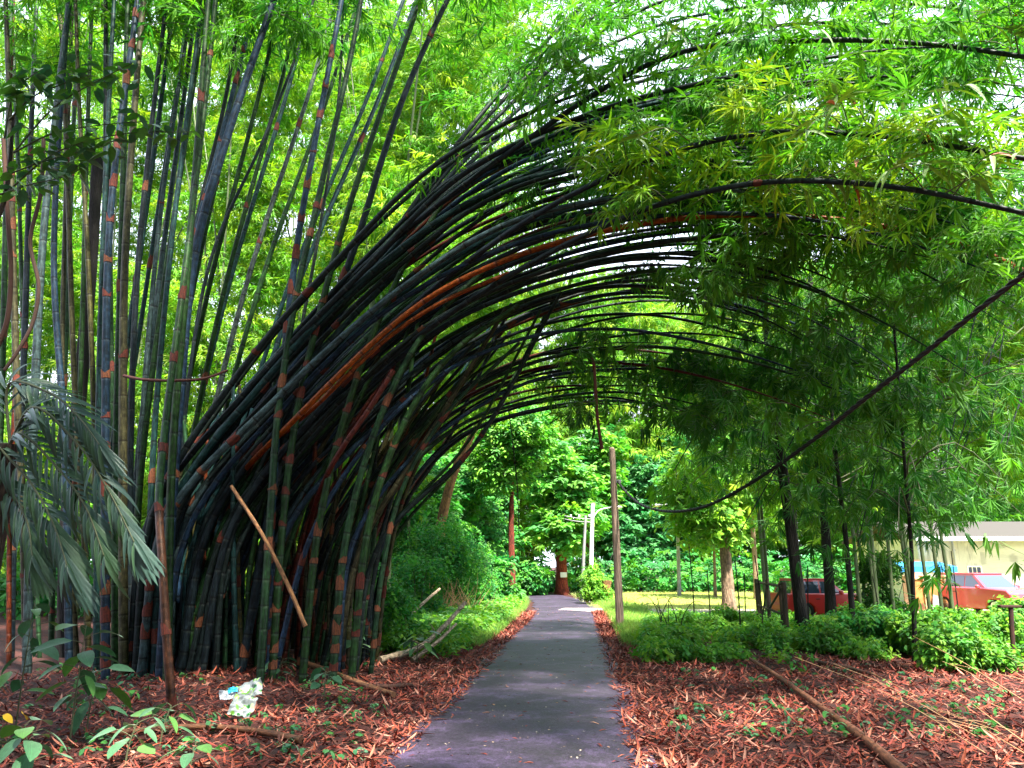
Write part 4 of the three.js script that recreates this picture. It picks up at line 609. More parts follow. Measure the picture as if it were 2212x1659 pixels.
// body from a side outline (x along the car, forward +x), extruded across z with rounded edges; cabin narrows upward
function car(label, pos, turn, paintCol, o) {
  const root = thing('parked_car', label, 'car', pos, 'cars parked in the clearing'); root.rotation.y = turn;
  const paint = new THREE.MeshPhysicalMaterial({ color: paintCol, roughness: 0.35, clearcoat: 1, clearcoatRoughness: 0.06 });
  const shape = (pts) => { const s = new THREE.Shape(); pts.forEach(([x, y], i) => (i ? s.lineTo(x, y) : s.moveTo(x, y))); return s; };
  const ext = (pts, w, bev) => new THREE.ExtrudeGeometry(shape(pts), { depth: w - 2 * bev, bevelEnabled: true, bevelThickness: bev, bevelSize: bev * 0.6, bevelSegments: 3 }).translate(0, 0, -w / 2 + bev);
  const L = o.L, hl = L / 2, W = o.W;
  const lower = ext([[-hl, 0.32], [-hl - 0.02, 0.62], [-hl + 0.04, o.belt], [o.c3 ?? -hl + 0.1, o.belt + 0.02], [o.c0, o.belt + 0.02], [hl - 0.18, o.hood], [hl - 0.02, o.hood - 0.14], [hl, 0.5], [hl - 0.04, 0.3], [o.wf + 0.42, 0.27], [o.wf + 0.36, 0.5], [o.wf + 0.18, 0.66], [o.wf - 0.18, 0.66], [o.wf - 0.36, 0.5], [o.wf - 0.42, 0.27], [o.wr + 0.42, 0.27], [o.wr + 0.36, 0.5], [o.wr + 0.18, 0.66], [o.wr - 0.18, 0.66], [o.wr - 0.36, 0.5], [o.wr - 0.42, 0.27]], W, 0.09);
  const body = mesh('body', lower, paint, root);
  // cabin with tumblehome: eight corners
  const y0 = o.belt, y1 = o.roof, A = [[o.c0, y0], [o.c1, y1], [o.c2, y1], [o.c3, y0]], wB = W / 2 - 0.08, wT = W / 2 - 0.22;
  const prism = (poly, zB, zT) => { const pos = [], idx = [], n = poly.length; for (const s of [1, -1]) for (const [x, y] of poly) pos.push(x, y, s * lerp(zB, zT, (y - y0) / (y1 - y0))); for (let i = 1; i < n - 1; i++) { idx.push(0, i, i + 1, n, n + i + 1, n + i); } for (let i = 0; i < n; i++) { const j = (i + 1) % n; idx.push(i, n + i, j, j, n + i, n + j); } const g = new THREE.BufferGeometry(); g.setAttribute('position', new THREE.Float32BufferAttribute(pos, 3)); g.setIndex(idx); const f = g.toNonIndexed(); f.computeVertexNormals(); return f; };
  mesh('cabin', prism(A, wB, wT), paint, root);
  mesh('roof', rbox(o.c1 - o.c2 + 0.1, 0.06, wT * 2 + 0.04, 0.025, (o.c1 + o.c2) / 2, y1 + 0.01, 0), paint, root);
  const ins = (t, s) => { const k = 0.1; return 0; };
  const quad = (p) => { const g = new THREE.BufferGeometry(); g.setAttribute('position', new THREE.Float32BufferAttribute([...p[0], ...p[1], ...p[2], ...p[0], ...p[2], ...p[3]], 3)); g.computeVertexNormals(); return g; };
  const onScreen = (xa, ya, xb, yb, m, out) => { const P0 = (t, s) => { const y = lerp(ya, yb, t), x = lerp(xa, xb, t) + out, z = s * (lerp(wB, wT, (y - y0) / (y1 - y0)) - m); return [x, y, z]; }; return quad([P0(0.1, 1), P0(0.1, -1), P0(0.9, -1), P0(0.9, 1)]); };
  mesh('windscreen', onScreen(o.c0, y0, o.c1, y1, 0.07, 0.012), glass, root); mesh('rear_window', onScreen(o.c3, y0, o.c2, y1, 0.08, -0.012), glass, root);
  const xAt = (y, f) => f ? lerp(o.c0, o.c1, (y - y0) / (y1 - y0)) : lerp(o.c3, o.c2, (y - y0) / (y1 - y0));
  const cuts = o.cuts;
  for (const s of [1, -1]) for (let i = 0; i < cuts.length - 1; i++) { const ya = y0 + 0.05, yb = y1 - 0.07, zz = (y) => s * (lerp(wB, wT, (y - y0) / (y1 - y0)) + 0.008), f = cuts[i], b = cuts[i + 1], X = (q, y) => (q === 'f' ? xAt(y, true) - 0.12 : q === 'r' ? xAt(y, false) + 0.12 : q); mesh('side_window', quad([[X(f, ya) - 0.03, ya, zz(ya)], [X(f, yb) - 0.03, yb, zz(yb)], [X(b, yb) + 0.03, yb, zz(yb)], [X(b, ya) + 0.03, ya, zz(ya)]]), glass, root); }
  for (const x of [o.wf, o.wr]) for (const s of [1, -1]) { const w = mesh('wheel', new THREE.TorusGeometry(0.25, 0.085, 10, 22).scale(1, 1, 1.25).translate(x, 0.335, s * (W / 2 - 0.13)), rubber, root); mesh('rim', new THREE.CylinderGeometry(0.2, 0.2, 0.12, 16).rotateX(Math.PI / 2).translate(x, 0.335, s * (W / 2 - 0.11)), chrome, w); }
  for (const s of [1, -1]) {
    mesh('headlight', rbox(0.12, 0.17, 0.34, 0.05, hl - 0.09, o.hood - 0.2, s * (W / 2 - 0.25)), lampGlass, root);
    mesh('tail_light', rbox(0.08, 0.26, 0.16, 0.03, -hl + 0.03, o.belt - 0.22, s * (W / 2 - 0.16)), o.tail ?? rubber, root);
    const m = mesh('mirror', rbox(0.14, 0.15, 0.16, 0.05, o.c0 - 0.3, y0 + 0.1, s * (W / 2 + 0.06)), paint, root);
    mesh('door_handle', rbox(0.16, 0.03, 0.03, 0.01, (o.c0 + o.c3) / 2 - 0.1, o.belt - 0.12, s * (W / 2 + 0.005)), blackTrim, root);
    mesh('fog_light', new THREE.CylinderGeometry(0.06, 0.06, 0.04, 12).rotateZ(Math.PI / 2).translate(hl + 0.03, 0.45, s * (W / 2 - 0.3)), lampGlass, root);
  }
  mesh('grille', rbox(0.05, 0.14, W - 1.1, 0.02, hl + 0.005, o.hood - 0.22, 0), blackTrim, root); for (let k = 0; k < 2; k++) mesh('grille_bar', rbox(0.03, 0.022, W - 1.14, 0.008, hl + 0.03, o.hood - 0.25 + k * 0.06, 0), chrome, root);
  mesh('front_bumper', rbox(0.2, 0.26, W - 0.04, 0.08, hl - 0.03, 0.46, 0), paint, root); mesh('rear_bumper', rbox(0.18, 0.24, W - 0.04, 0.07, -hl + 0.02, 0.46, 0), paint, root);
  mesh('number_plate', box(0.012, 0.12, 0.5, hl + 0.078, 0.5, 0), plateMat, root);
  mesh('underbody', box(L - 0.5, 0.16, W - 0.3, 0, 0.3, 0), blackTrim, root);
  return root;
}
{ const p = P(2132, 1322, 33).setY(0); car('pinkish-red family car with a blue-tinted windscreen parked before the white house', p, -1.36, C(0.55, 0.045, 0.075), { L: 4.3, W: 1.76, belt: 0.98, hood: 0.95, roof: 1.56, c0: 1.0, c1: 0.25, c2: -1.7, c3: -2.05, wf: 1.32, wr: -1.3, cuts: ['f', -0.15, -1.1, 'r'] }); }
{ const p = P(1784, 1335, 29.6).setY(0); car('bright red car half hidden behind the slender dark trees', p, 0.12, C(0.62, 0.02, 0.015), { L: 3.5, W: 1.6, belt: 0.88, hood: 0.86, roof: 1.42, c0: 0.5, c1: -0.1, c2: -1.35, c3: -1.62, wf: 1.08, wr: -1.12, cuts: ['f', -0.5, 'r'] }); }

// ---------- house and yard wall ----------
{
  const d = 39, left = P(1985, 1215, d).x, w = 16, hW = 3.15, root = thing('house', 'cream-white house with orange-brown base partly hidden by leaves at right', 'house', V(left, 0, -d));
  const wallMat = std(C(0.86, 0.84, 0.76), 0.9, { map: rep(wallMap, 0.4, 0.4) }), orange = std(C(0.72, 0.27, 0.11), 0.9, { map: rep(wallMap, 0.5, 0.5) }), white = std(C(0.85, 0.85, 0.83), 0.5), blue = std(C(0.02, 0.22, 0.55), 0.6), roofM = std(C(0.05, 0.045, 0.04), 0.95);
  const wx = P(2106, 1240, d).x - left, wy = P(2106, 1240, d).y, ww = 0.72, wh = 0.78, w2x = P(2005, 1240, d).x - left + 0.2;
  // wall pieces round the window openings
  const wallPanel = (x0, x1, y0, y1) => mesh('wall', box(x1 - x0, y1 - y0, 0.2, (x0 + x1) / 2, (y0 + y1) / 2, -0.1), wallMat, root);
  wallPanel(0, wx - ww / 2, 0.62, hW); wallPanel(wx + ww / 2, w, 0.62, hW); wallPanel(wx - ww / 2, wx + ww / 2, 0.62, wy - wh / 2); wallPanel(wx - ww / 2, wx + ww / 2, wy + wh / 2, hW);
  mesh('side_wall', box(0.2, hW, 7, 0.1, hW / 2, -3.702), wallMat, root);
  mesh('wall_base', box(w + 0.06, 0.62, 0.26, w / 2, 0.309, -0.1), orange, root);
  const win = mesh('window', mergeGeometries([box(ww, 0.06, 0.1, wx, wy - wh / 2 + 0.03, -0.02), box(ww, 0.06, 0.1, wx, wy + wh / 2 - 0.03, -0.02), box(0.06, wh - 0.12, 0.1, wx - ww / 2 + 0.03, wy, -0.02), box(0.06, wh - 0.12, 0.1, wx + ww / 2 - 0.03, wy, -0.02)]), white, root);
  for (let i = 0; i < 3; i++) for (let j = 0; j < 2; j++) mesh('pane', box(0.185, 0.31, 0.01, wx + (i - 1) * 0.205, wy + (j - 0.5) * 0.335, -0.03), glass, win);
  for (const x of [-0.1, 0.1]) mesh('glazing_bar', box(0.025, wh - 0.122, 0.05, wx + x, wy, -0.015), white, win); mesh('glazing_bar', box(ww - 0.122, 0.028, 0.046, wx, wy, -0.015), white, win);
  mesh('sill', box(ww + 0.16, 0.06, 0.16, wx, wy - wh / 2 - 0.03, 0.04), white, root);
  const dpx = P(2060, 1200, d).x - left; mesh('downpipe', rope([V(dpx, 0.1, 0.08), V(dpx, 1.8, 0.08), V(dpx - 0.02, hW - 0.1, 0.08)], 0.045, 0.045, 4, 8), std(C(0.5, 0.5, 0.46), 0.6), root);
  for (let y = 0.8; y < 3.4; y += 0.9) mesh('pipe_clip', box(0.13, 0.05, 0.06, dpx, y, 0.07), M.metal, root);
  // roof
  mesh('roof', new THREE.ExtrudeGeometry((() => { const s = new THREE.Shape(); s.moveTo(0.7, hW); s.lineTo(-3.6, hW + 0.95); s.lineTo(-7.9, hW); s.lineTo(-7.9, hW - 0.14); s.lineTo(-3.6, hW + 0.79); s.lineTo(0.7, hW - 0.14); return s; })(), { depth: w + 0.8, bevelEnabled: false }).rotateY(-Math.PI / 2).translate(w + 0.4, 0.05, 0).rotateY(0), roofM, root);
  mesh('fascia', box(w + 0.8, 0.2, 0.05, w / 2, hW - 0.02, 0.74), white, root);
  // porch with a blue awning at the left end
  const aw = P(2020, 1224, d - 2.2), ax = aw.x - left; mesh('awning', (() => { const s = new THREE.Shape(); s.moveTo(0, 0); s.lineTo(1.6, -0.22); s.lineTo(1.6, -0.46); s.lineTo(1.56, -0.46); s.lineTo(1.56, -0.24); s.lineTo(0, -0.03); return new THREE.ExtrudeGeometry(s, { depth: 2.6, bevelEnabled: false }).rotateY(-Math.PI / 2).translate(ax + 1.0, aw.y + 0.22, 0.6); })(), blue, root);
  for (const x of [ax - 1.5, ax + 0.9]) mesh('awning_post', rope([V(x, 0, 2.1), V(x, 1, 2.1), V(x, aw.y - 0.1, 2.1)], 0.035, 0.035, 3, 6), M.barkTan, root);
  mesh('shutter', box(0.5, 1.5, 0.04, ax + 0.15, 1.4, 0.03), std(C(0.75, 0.4, 0.3), 0.8), root);
}
{ // low yard wall in two bays with pillars
  const a = P(1995, 1300, 33), b = P(2086, 1300, 33), w = b.x - a.x, root = thing('yard_wall', 'low orange-brown yard wall with pillars beside the pinkish-red car', 'wall', V(a.x, 0, -34.2)), om = std(C(0.7, 0.27, 0.10), 0.95, { map: rep(wallMap, 0.6, 0.6) }), pm = std(C(0.85, 0.5, 0.34), 0.9, { map: rep(wallMap, 0.6, 0.6) }), dark = std(C(0.22, 0.09, 0.05), 0.95, { map: rep(wallMap, 1, 1) });
  const hh = 1.32; for (const [x, ww] of [[0.0, 0.2], [w * 0.42, 0.2], [w - 0.05, 0.3]]) { const p = mesh('pillar', box(ww, hh + 0.1, 0.3, x, (hh + 0.1) / 2, 0), pm, root); mesh('pillar_cap', rbox(ww + 0.08, 0.07, 0.38, 0.02, x, hh + 0.135, 0), pm, p); }
  mesh('panel', box(w * 0.42 - 0.2, hh - 0.35, 0.14, w * 0.21, 0.35 + (hh - 0.35) / 2, 0), om, root); mesh('panel', box(w * 0.58 - 0.3, hh - 0.35, 0.14, w * 0.705, 0.35 + (hh - 0.35) / 2, 0), om, root);
  mesh('plinth', box(w - 0.2, 0.35, 0.2, w / 2, 0.174, 0), dark, root); mesh('coping', box(w * 0.42 - 0.2, 0.05, 0.22, w * 0.21, hh + 0.025, 0), pm, root); mesh('coping', box(w * 0.58 - 0.3, 0.05, 0.22, w * 0.705, hh + 0.025, 0), pm, root);
  const plank = thing('leaning_board', 'short grey board leaning on the low orange wall', 'board', V(a.x + w * 0.5, 0, -33.8)); const bm = mesh('board', rbox(0.26, 0.75, 0.04, 0.01, 0, 0.37, 0), M.poleGrey, plank); plank.rotation.set(-0.35, 0, -0.3);
}

// ---------- dead trunks, sticks, fallen poles ----------
const place = (pts, base) => pts.map((p) => p.clone().sub(base));
function stick(name, label, category, pts, r0, r1, mat, twigs = 0, group) {
  const base = pts[0].clone(), root = thing(name, label, category, base, group), q = place(pts, base), c = curve(q), n = 22, L = c.getLength(), a = [], b = [];
  for (let i = 0; i <= n; i++) { const t = i / n; a.push(c.getPoint(t)); const nd = (t * L / 0.45) % 1; b.push(lerp(r0, r1, t) * (nd < 0.14 ? 1.12 : 1)); }
  mesh('shaft', sweep(a, b, 9), mat, root);
  for (let i = 0; i < twigs; i++) { const p = c.getPoint(R(0.2, 0.95)), d = V(gauss(), Math.abs(gauss()) + 0.2, gauss()).normalize().multiplyScalar(R(0.15, 0.45)); mesh('twig', rope([p, p.clone().addScaledVector(d, 0.6), p.clone().add(d).add(V(0, -0.03, 0))], r1 * 0.35, 0.003, 4, 4), mat, root); }
  return root;
}
const gl = (u, v, y) => { const g = G(u, v); g.y = hump(g.x, g.z) + y; return g; };
{ const g = G(376, 1541), D = -g.z; culm({ pts: [g.clone().setY(-0.1), P(362, 1400, D + 0.1), P(352, 1230, D + 0.4), P(344, 1080, D + 0.9), P(356, 930, D + 1.6), P(380, 740, D + 2.2), P(404, 553, D + 2.6), P(440, 250, D + 3), P(466, 0, D + 3.2), P(480, -150, D + 3.3)], r0: 0.062, r1: 0.05, tone: 'green', lowTone: 'brown', lowTo: 3.1, sheath: 0.2, inter: 0.62, label: 'foremost bamboo culm, its foot brown and weathered, standing in the litter' }); }
stick('broken_stick', 'pale brown broken stick slanting across the dark front of the clump', 'stick', [P(660, 1353, 13.2), P(625, 1270, 13.3), P(570, 1160, 13.5), P(500, 1050, 14)], 0.036, 0.03, std(C(0.5, 0.22, 0.08), 0.85, { map: culmMap }), 0);
stick('fallen_pole', 'long brown bamboo pole lying across the litter at lower right', 'fallen pole', [gl(1960, 1680, 0.05), gl(1860, 1602, 0.06), gl(1760, 1530, 0.08), gl(1680, 1478, 0.1), gl(1622, 1440, 0.12)], 0.055, 0.032, std(C(0.38, 0.13, 0.06), 0.8, { map: culmMap }), 2, 'fallen poles in the litter');
stick('fallen_pole', 'thin brown stick lying left of the long pole at lower right', 'fallen pole', [gl(1560, 1560, 0.05), gl(1500, 1520, 0.05), gl(1450, 1490, 0.05)], 0.03, 0.022, std(C(0.25, 0.09, 0.05), 0.8, { map: culmMap }), 2, 'fallen poles in the litter');
stick('fallen_pole', 'brown stick lying by the green verge behind the long pole', 'fallen pole', [gl(1770, 1440, 0.04), gl(1830, 1452, 0.05), gl(1900, 1472, 0.04)], 0.04, 0.03, std(C(0.2, 0.08, 0.05), 0.8, { map: culmMap }), 2, 'fallen poles in the litter');
stick('fallen_pole', 'tan bamboo pole lying in the litter at the foot of the clump', 'fallen pole', [gl(850, 1508, 0.05), gl(770, 1482, 0.07), gl(700, 1458, 0.1), gl(652, 1442, 0.14)], 0.04, 0.05, std(C(0.48, 0.20, 0.08), 0.8, { map: culmMap }), 1, 'fallen poles in the litter');
stick('fallen_pole', 'short dark log lying right of the tan pole under the clump', 'fallen pole', [gl(790, 1492, 0.05), gl(850, 1490, 0.05), gl(890, 1486, 0.05)], 0.04, 0.035, std(C(0.2, 0.07, 0.04), 0.8, { map: culmMap }), 0, 'fallen poles in the litter');
stick('fallen_pole', 'brown stem half buried in the litter before the torn wrapper', 'fallen pole', [gl(230, 1592, 0.04), gl(420, 1580, 0.05), gl(560, 1590, 0.05), gl(650, 1606, 0.04)], 0.032, 0.04, std(C(0.32, 0.12, 0.05), 0.8, { map: culmMap }), 1, 'fallen poles in the litter');
const paleM = std(C(0.8, 0.6, 0.4), 0.75, { map: culmMap });
{ const g1 = G(820, 1437), d1 = -g1.z; stick('fallen_culm', 'longest pale fallen culm sloping up the left bank', 'fallen culm', [g1.setY(0.1), P(905, 1398, d1 + 1), P(960, 1352, d1 + 2), P(1005, 1302, d1 + 3)], 0.065, 0.045, paleM, 5, 'pale fallen culms on the left bank');
  const g2 = G(845, 1400), d2 = -g2.z; stick('fallen_culm', 'pale fallen culm further back on the left bank', 'fallen culm', [g2.setY(0.15), P(880, 1336, d2 + 0.8), P(915, 1302, d2 + 1.5), P(950, 1272, d2 + 2.2)], 0.05, 0.035, paleM, 3, 'pale fallen culms on the left bank');
  const g3 = G(890, 1432), d3 = -g3.z; stick('fallen_culm', 'short pale fallen culm below the longest one on the left bank', 'fallen culm', [g3.setY(0.06), P(940, 1390, d3 + 0.6), P(985, 1348, d3 + 1.5)], 0.045, 0.03, paleM, 3, 'pale fallen culms on the left bank');
  // brush heap: dry twigs
  const b = G(985, 1342), root = thing('brush_heap', 'heap of dry pinkish twigs on the left bank', 'brush heap', b); for (let i = 0; i < 70; i++) { const x = gauss() * 0.7, z = gauss() * 0.5, q = V(x, R(0, 0.4), z), dd = V(gauss() * 0.6 + 0.15, R(0.3, 1.3), gauss() * 0.4); mesh('twig', rope([q, q.clone().addScaledVector(dd, 0.6).add(V(gauss() * 0.06, 0, 0)), q.clone().add(dd)], 0.012, 0.004, 4, 4), M.dryTwig, root); } }
// burnt trunk between the upright culms, leaning dead trunk, hanging stick and vines
{ const g = foot(140, 1440), d = 18.5; g.multiplyScalar(d / -g.z); stick('burnt_trunk', 'black burnt-looking dead trunk behind the upright culms', 'tree trunk', [g.clone().setY(-0.1), P(150, 1100, d), P(168, 900, d), P(195, 600, d), P(212, 340, d)], 0.2, 0.13, M.barkDark, 3); }
{ const g = G(935, 1318), d = -g.z; stick('dead_trunk', 'leaning orange dead trunk seen under the arch', 'tree trunk', [g.clone().setY(-0.1), P(955, 1120, d), P(985, 1010, d), P(1020, 940, d), P(1055, 868, d)], 0.26, 0.12, M.barkTan, 2); }
stick('hanging_stick', 'dark reddish stick hanging from the arch above the wooden pole', 'hanging stick', [P(1300, 970, 16), P(1290, 900, 15.8), P(1284, 800, 15.6), P(1280, 770, 15.6)], 0.035, 0.03, std(C(0.1, 0.03, 0.02), 0.9), 0);
function vine(label, pts, r, mat) { const base = pts[0].clone(), root = thing('vine', label, 'vine', base); mesh('stem', rope(place(pts, base), r, r * 0.8, 40, 7), mat, root); }
vine('thin hanging vine under the arch, left of the wooden pole', [P(1098, 880, 15.5), P(1108, 960, 15.6), P(1118, 1060, 15.7), P(1121, 1160, 15.7)], 0.012, M.barkDark);
vine('reddish curved vine slung between the upright culms', [P(268, 812, 14.2), P(310, 820, 14), P(380, 822, 13.9), P(440, 818, 14), P(492, 800, 14.3)], 0.03, std(C(0.05, 0.012, 0.009), 0.9));
vine('knotty brown vine climbing at the far left', [P(95, 300, 12.5), P(88, 420, 12.4), P(66, 520, 12.4), P(84, 620, 12.3), P(70, 700, 12.2), P(38, 760, 12.1), P(10, 800, 12)], 0.035, std(C(0.045, 0.02, 0.013), 0.9));
vine('brown woody stem at the left picture edge', [P(-10, 760, 12.8), P(14, 700, 12.8), P(24, 590, 12.8), P(16, 450, 12.8), P(8, 300, 12.8)], 0.045, std(C(0.05, 0.018, 0.011), 0.9));

// ---------- palm at the left ----------
{
  const base = G(-70, 1470), d = -base.z; base.multiplyScalar(9.5 / d); const root = thing('palm', 'palm with arching blue-green jagged fronds at the left edge', 'palm', base);
  mesh('stem', trunkGeo([V(0, -0.1, 0), V(0.05, 1.3, 0), V(0.1, P(-60, 960, 9.5).y, 0)], 0.14, 0.1), M.bark, root);
  const crown = V(0.1, P(-60, 960, 9.5).y, 0);
  const fish = [0, 1, 2].map((k) => leafGeo(0.52 + 0.1 * k, 0.046 + 0.008 * k, 0.5 + 0.4 * k, 6, 'lance', 0.5));
  // a wedge-shaped end leaflet with a torn, toothed tip
  const wedge = (len, w, cols) => { const pos = [], uv = [], idx = [], rows = 5; for (let j = 0; j <= rows; j++) for (let i = 0; i <= cols; i++) { const a = (i / cols - 0.5), t = j / rows, l = len * (1 - 0.25 * Math.abs(a)) * (j === rows ? (i % 2 ? 0.9 : 1.06) * R(0.96, 1.05) : 1), x = l * t; pos.push(x * Math.cos(a * 0.5), -0.12 * t * t + (i % 2 ? 0.012 : 0) * t, a * (0.05 + w * t)); uv.push(i / cols, t); } for (let j = 0; j < rows; j++) for (let i = 0; i < cols; i++) { const a = j * (cols + 1) + i, b = a + cols + 1; idx.push(a, a + 1, b, b, a + 1, b + 1); } const g = new THREE.BufferGeometry(); g.setAttribute('position', new THREE.Float32BufferAttribute(pos, 3)); g.setAttribute('uv', new THREE.Float32BufferAttribute(uv, 2)); g.setIndex(idx); g.computeVertexNormals(); return g; };
  const wide = [wedge(0.7, 0.26, 12), wedge(0.55, 0.2, 10), wedge(0.82, 0.2, 10)];
  const fronds = [
    [[-60, 900], [70, 880], [165, 955], [235, 1060], [290, 1170]], [[-60, 930], [40, 935], [120, 1005], [185, 1095], [225, 1200]], [[-60, 960], [0, 960], [65, 1040], [115, 1130], [145, 1220]], [[-60, 900], [20, 830], [110, 850], [170, 900], [215, 960]], [[-60, 980], [-20, 1010], [30, 1070], [60, 1130], [70, 1200]],
  ];
  fronds.forEach((l, i) => {
    const pts = l.map(([u, v], k) => (k ? P(u, v, 9.5 - k * 0.28 + i * 0.12).sub(base) : crown.clone())), c = curve(pts);
    const fr = mesh('frond', rope(pts, 0.022, 0.006, 24, 6), M.twig, root), n = 30;
    for (let k = 3; k < n; k++) for (const s of [-1, 1]) {
      const t = k / (n - 1), T = c.getTangent(t), end = t > 0.7, m = mesh('leaflet', end && k % 3 === 0 && s > 0 ? pick(wide) : pick(fish), rnd() < 0.4 ? M.palmB : M.palm, fr);
      const face = V(-0.15 + gauss() * 0.15, 0.62, 0.72 + gauss() * 0.15).normalize(), side = face.clone().cross(T).normalize().multiplyScalar(s);
      const dir = T.clone().multiplyScalar(R(0.75, 0.95)).add(side.multiplyScalar(end ? 0.35 : 0.6)).add(V(gauss() * 0.06, end ? -0.6 : -0.1 + gauss() * 0.1, gauss() * 0.1)).normalize();
      const z = dir.clone().cross(face).normalize(), y = z.clone().cross(dir).normalize();
      m.quaternion.setFromRotationMatrix(new THREE.Matrix4().makeBasis(dir, y, z)); m.position.copy(c.getPoint(t)); m.scale.setScalar((end ? 0.85 : lerp(1, 0.85, t)) * R(0.85, 1.1));
    }
  });
}
// ---------- broad-leaved sapling before the upright culms ----------
{
  const base = G(-150, 1500).multiplyScalar(10 / -G(-150, 1500).z), root = thing('sapling', 'broad-leaved sapling spreading green leaves across the culms at upper left', 'sapling', base);
  const q = [V(0, -0.1, 0), V(0.2, 3, 0), P(-40, 560, 10).sub(base), P(10, 430, 10).sub(base), P(30, 250, 10).sub(base)]; const trunk = mesh('trunk', rope(q, 0.07, 0.02, 24, 8), M.bark, root);
  const lf = [0, 1].map((k) => leafGeo(0.2 + 0.04 * k, 0.1, 0.5, 4, 'ovate', 0.2));
  const ends = [[[30, 330], [120, 230], [230, 165], [300, 130]], [[30, 330], [110, 290], [220, 270], [320, 262]], [[10, 380], [90, 350], [200, 320], [260, 300]], [[20, 260], [70, 210], [140, 180], [200, 150]], [[10, 420], [120, 330], [260, 290], [420, 285]], [[10, 300], [30, 200], [60, 170], [90, 150]], [[0, 420], [60, 400], [140, 380], [180, 350]]];
  ends.forEach((l) => { const pts = l.map(([u, v], k) => P(u, v, 10 - k * 0.2).sub(base)), b = mesh('branch', rope(pts, 0.014, 0.005, 12, 5), M.twig, root), c = curve(pts); for (let k = 0; k < 40; k++) { const m = mesh('leaf', pick(lf), rnd() < 0.65 ? M.plantB : M.plant, b); m.position.copy(c.getPoint(R(0.12, 1))).add(V(gauss() * 0.16, gauss() * 0.13, gauss() * 0.16)); m.rotation.set(R(-0.5, 0.5), R(0, 6.283), R(-0.7, 0.15), 'YZX'); m.scale.setScalar(R(0.75, 1.2)); } });
}
// ---------- small plants at lower left ----------
const ov = [leafGeo(0.32, 0.14, 0.5, 6, 'ovate', 0.18), leafGeo(0.28, 0.09, 0.6, 6, 'ovate', 0.2), leafGeo(0.23, 0.15, 0.35, 6, 'ovate', 0.15)];
function plant(u, v, h, n, label, r = 1, upTo = 1) {
  const g = G(u, v); g.y = hump(g.x, g.z); const root = thing('seedling_plant', label, 'plant', g, 'leafy plants at lower left'), top = V(R(-0.1, 0.1), h, R(-0.1, 0.1)), c = curve([V(0, -0.05, 0), V(top.x * 0.3, h * 0.5, top.z * 0.3), top]);
  mesh('stem', rope([V(0, -0.05, 0), V(top.x * 0.3, h * 0.5, top.z * 0.3), top], 0.012, 0.005, 8, 6), M.twig, root);
  for (let k = 0; k < n; k++) { const t = 0.3 + 0.7 * (k + 0.5) / n, yaw = k * 2.4 + R(-0.4, 0.4), p = c.getPoint(t), st = R(0.05, 0.2) * r, tip = p.clone().add(V(Math.cos(yaw) * st, st * 0.4, -Math.sin(yaw) * st)); mesh('leaf_stalk', rope([p, p.clone().lerp(tip, 0.5).add(V(0, 0.01, 0)), tip], 0.005, 0.004, 3, 4), M.twig, root); const m = mesh('leaf', pick(ov), rnd() < 0.25 ? M.plantB : M.plant, root); m.position.copy(tip); m.rotation.set(R(-0.4, 0.4), yaw, R(-0.7, 0.1), 'YZX'); m.scale.setScalar(R(0.8, 1.25) * r); }
}
plant(150, 1610, 1.25, 16, 'tallest broad-leaved plant at lower left, beside the shade of the clump', 1.25);
plant(185, 1590, 0.72, 9, 'plant with a large bright green leaf at lower left', 1.2);
plant(30, 1600, 1.5, 12, 'blue-green leafy plant at the left picture edge', 1.1);
plant(345, 1608, 0.42, 10, 'small star-leaved plant at the foot of the brown standing pole', 0.95);
plant(60, 1690, 0.5, 12, 'dark leafy plant in the bottom left corner', 1.0);
plant(270, 1650, 0.4, 9, 'low leafy plant near the bottom edge below the brown pole', 0.9);
plant(410, 1665, 0.25, 8, 'tiny leafy plant at the bottom edge, left of the road', 0.8);
plant(700, 1512, 0.4, 10, 'leafy plant right of the torn wrapper', 0.9);
plant(770, 1440, 0.7, 14, 'leafy plant at the road end of the clump', 1.1);
plant(900, 1432, 0.55, 14, 'dark leafy plant beside the fallen pale culms', 1.1);
plant(600, 1470, 0.35, 10, 'leafy plant in the shade under the clump', 0.9);
{ for (const [u, v, k] of [[6, 1545, 0], [47, 1540, 1]]) { const g = P(u, v, 9.2), m = mesh('yellow_leaf', leafGeo(0.14, 0.11, 0.5, 6, 'ovate', 0.2), std(C(0.85, 0.52, 0.03), 0.6, { side: THREE.DoubleSide })); m.position.copy(g); m.rotation.set(0.5, 0.4 + k, -0.5, 'YZX'); tag(m, k ? 'yellow leaf lower left, second from the picture edge' : 'yellow leaf at the very left picture edge', 'leaf', 'yellow leaves'); } }
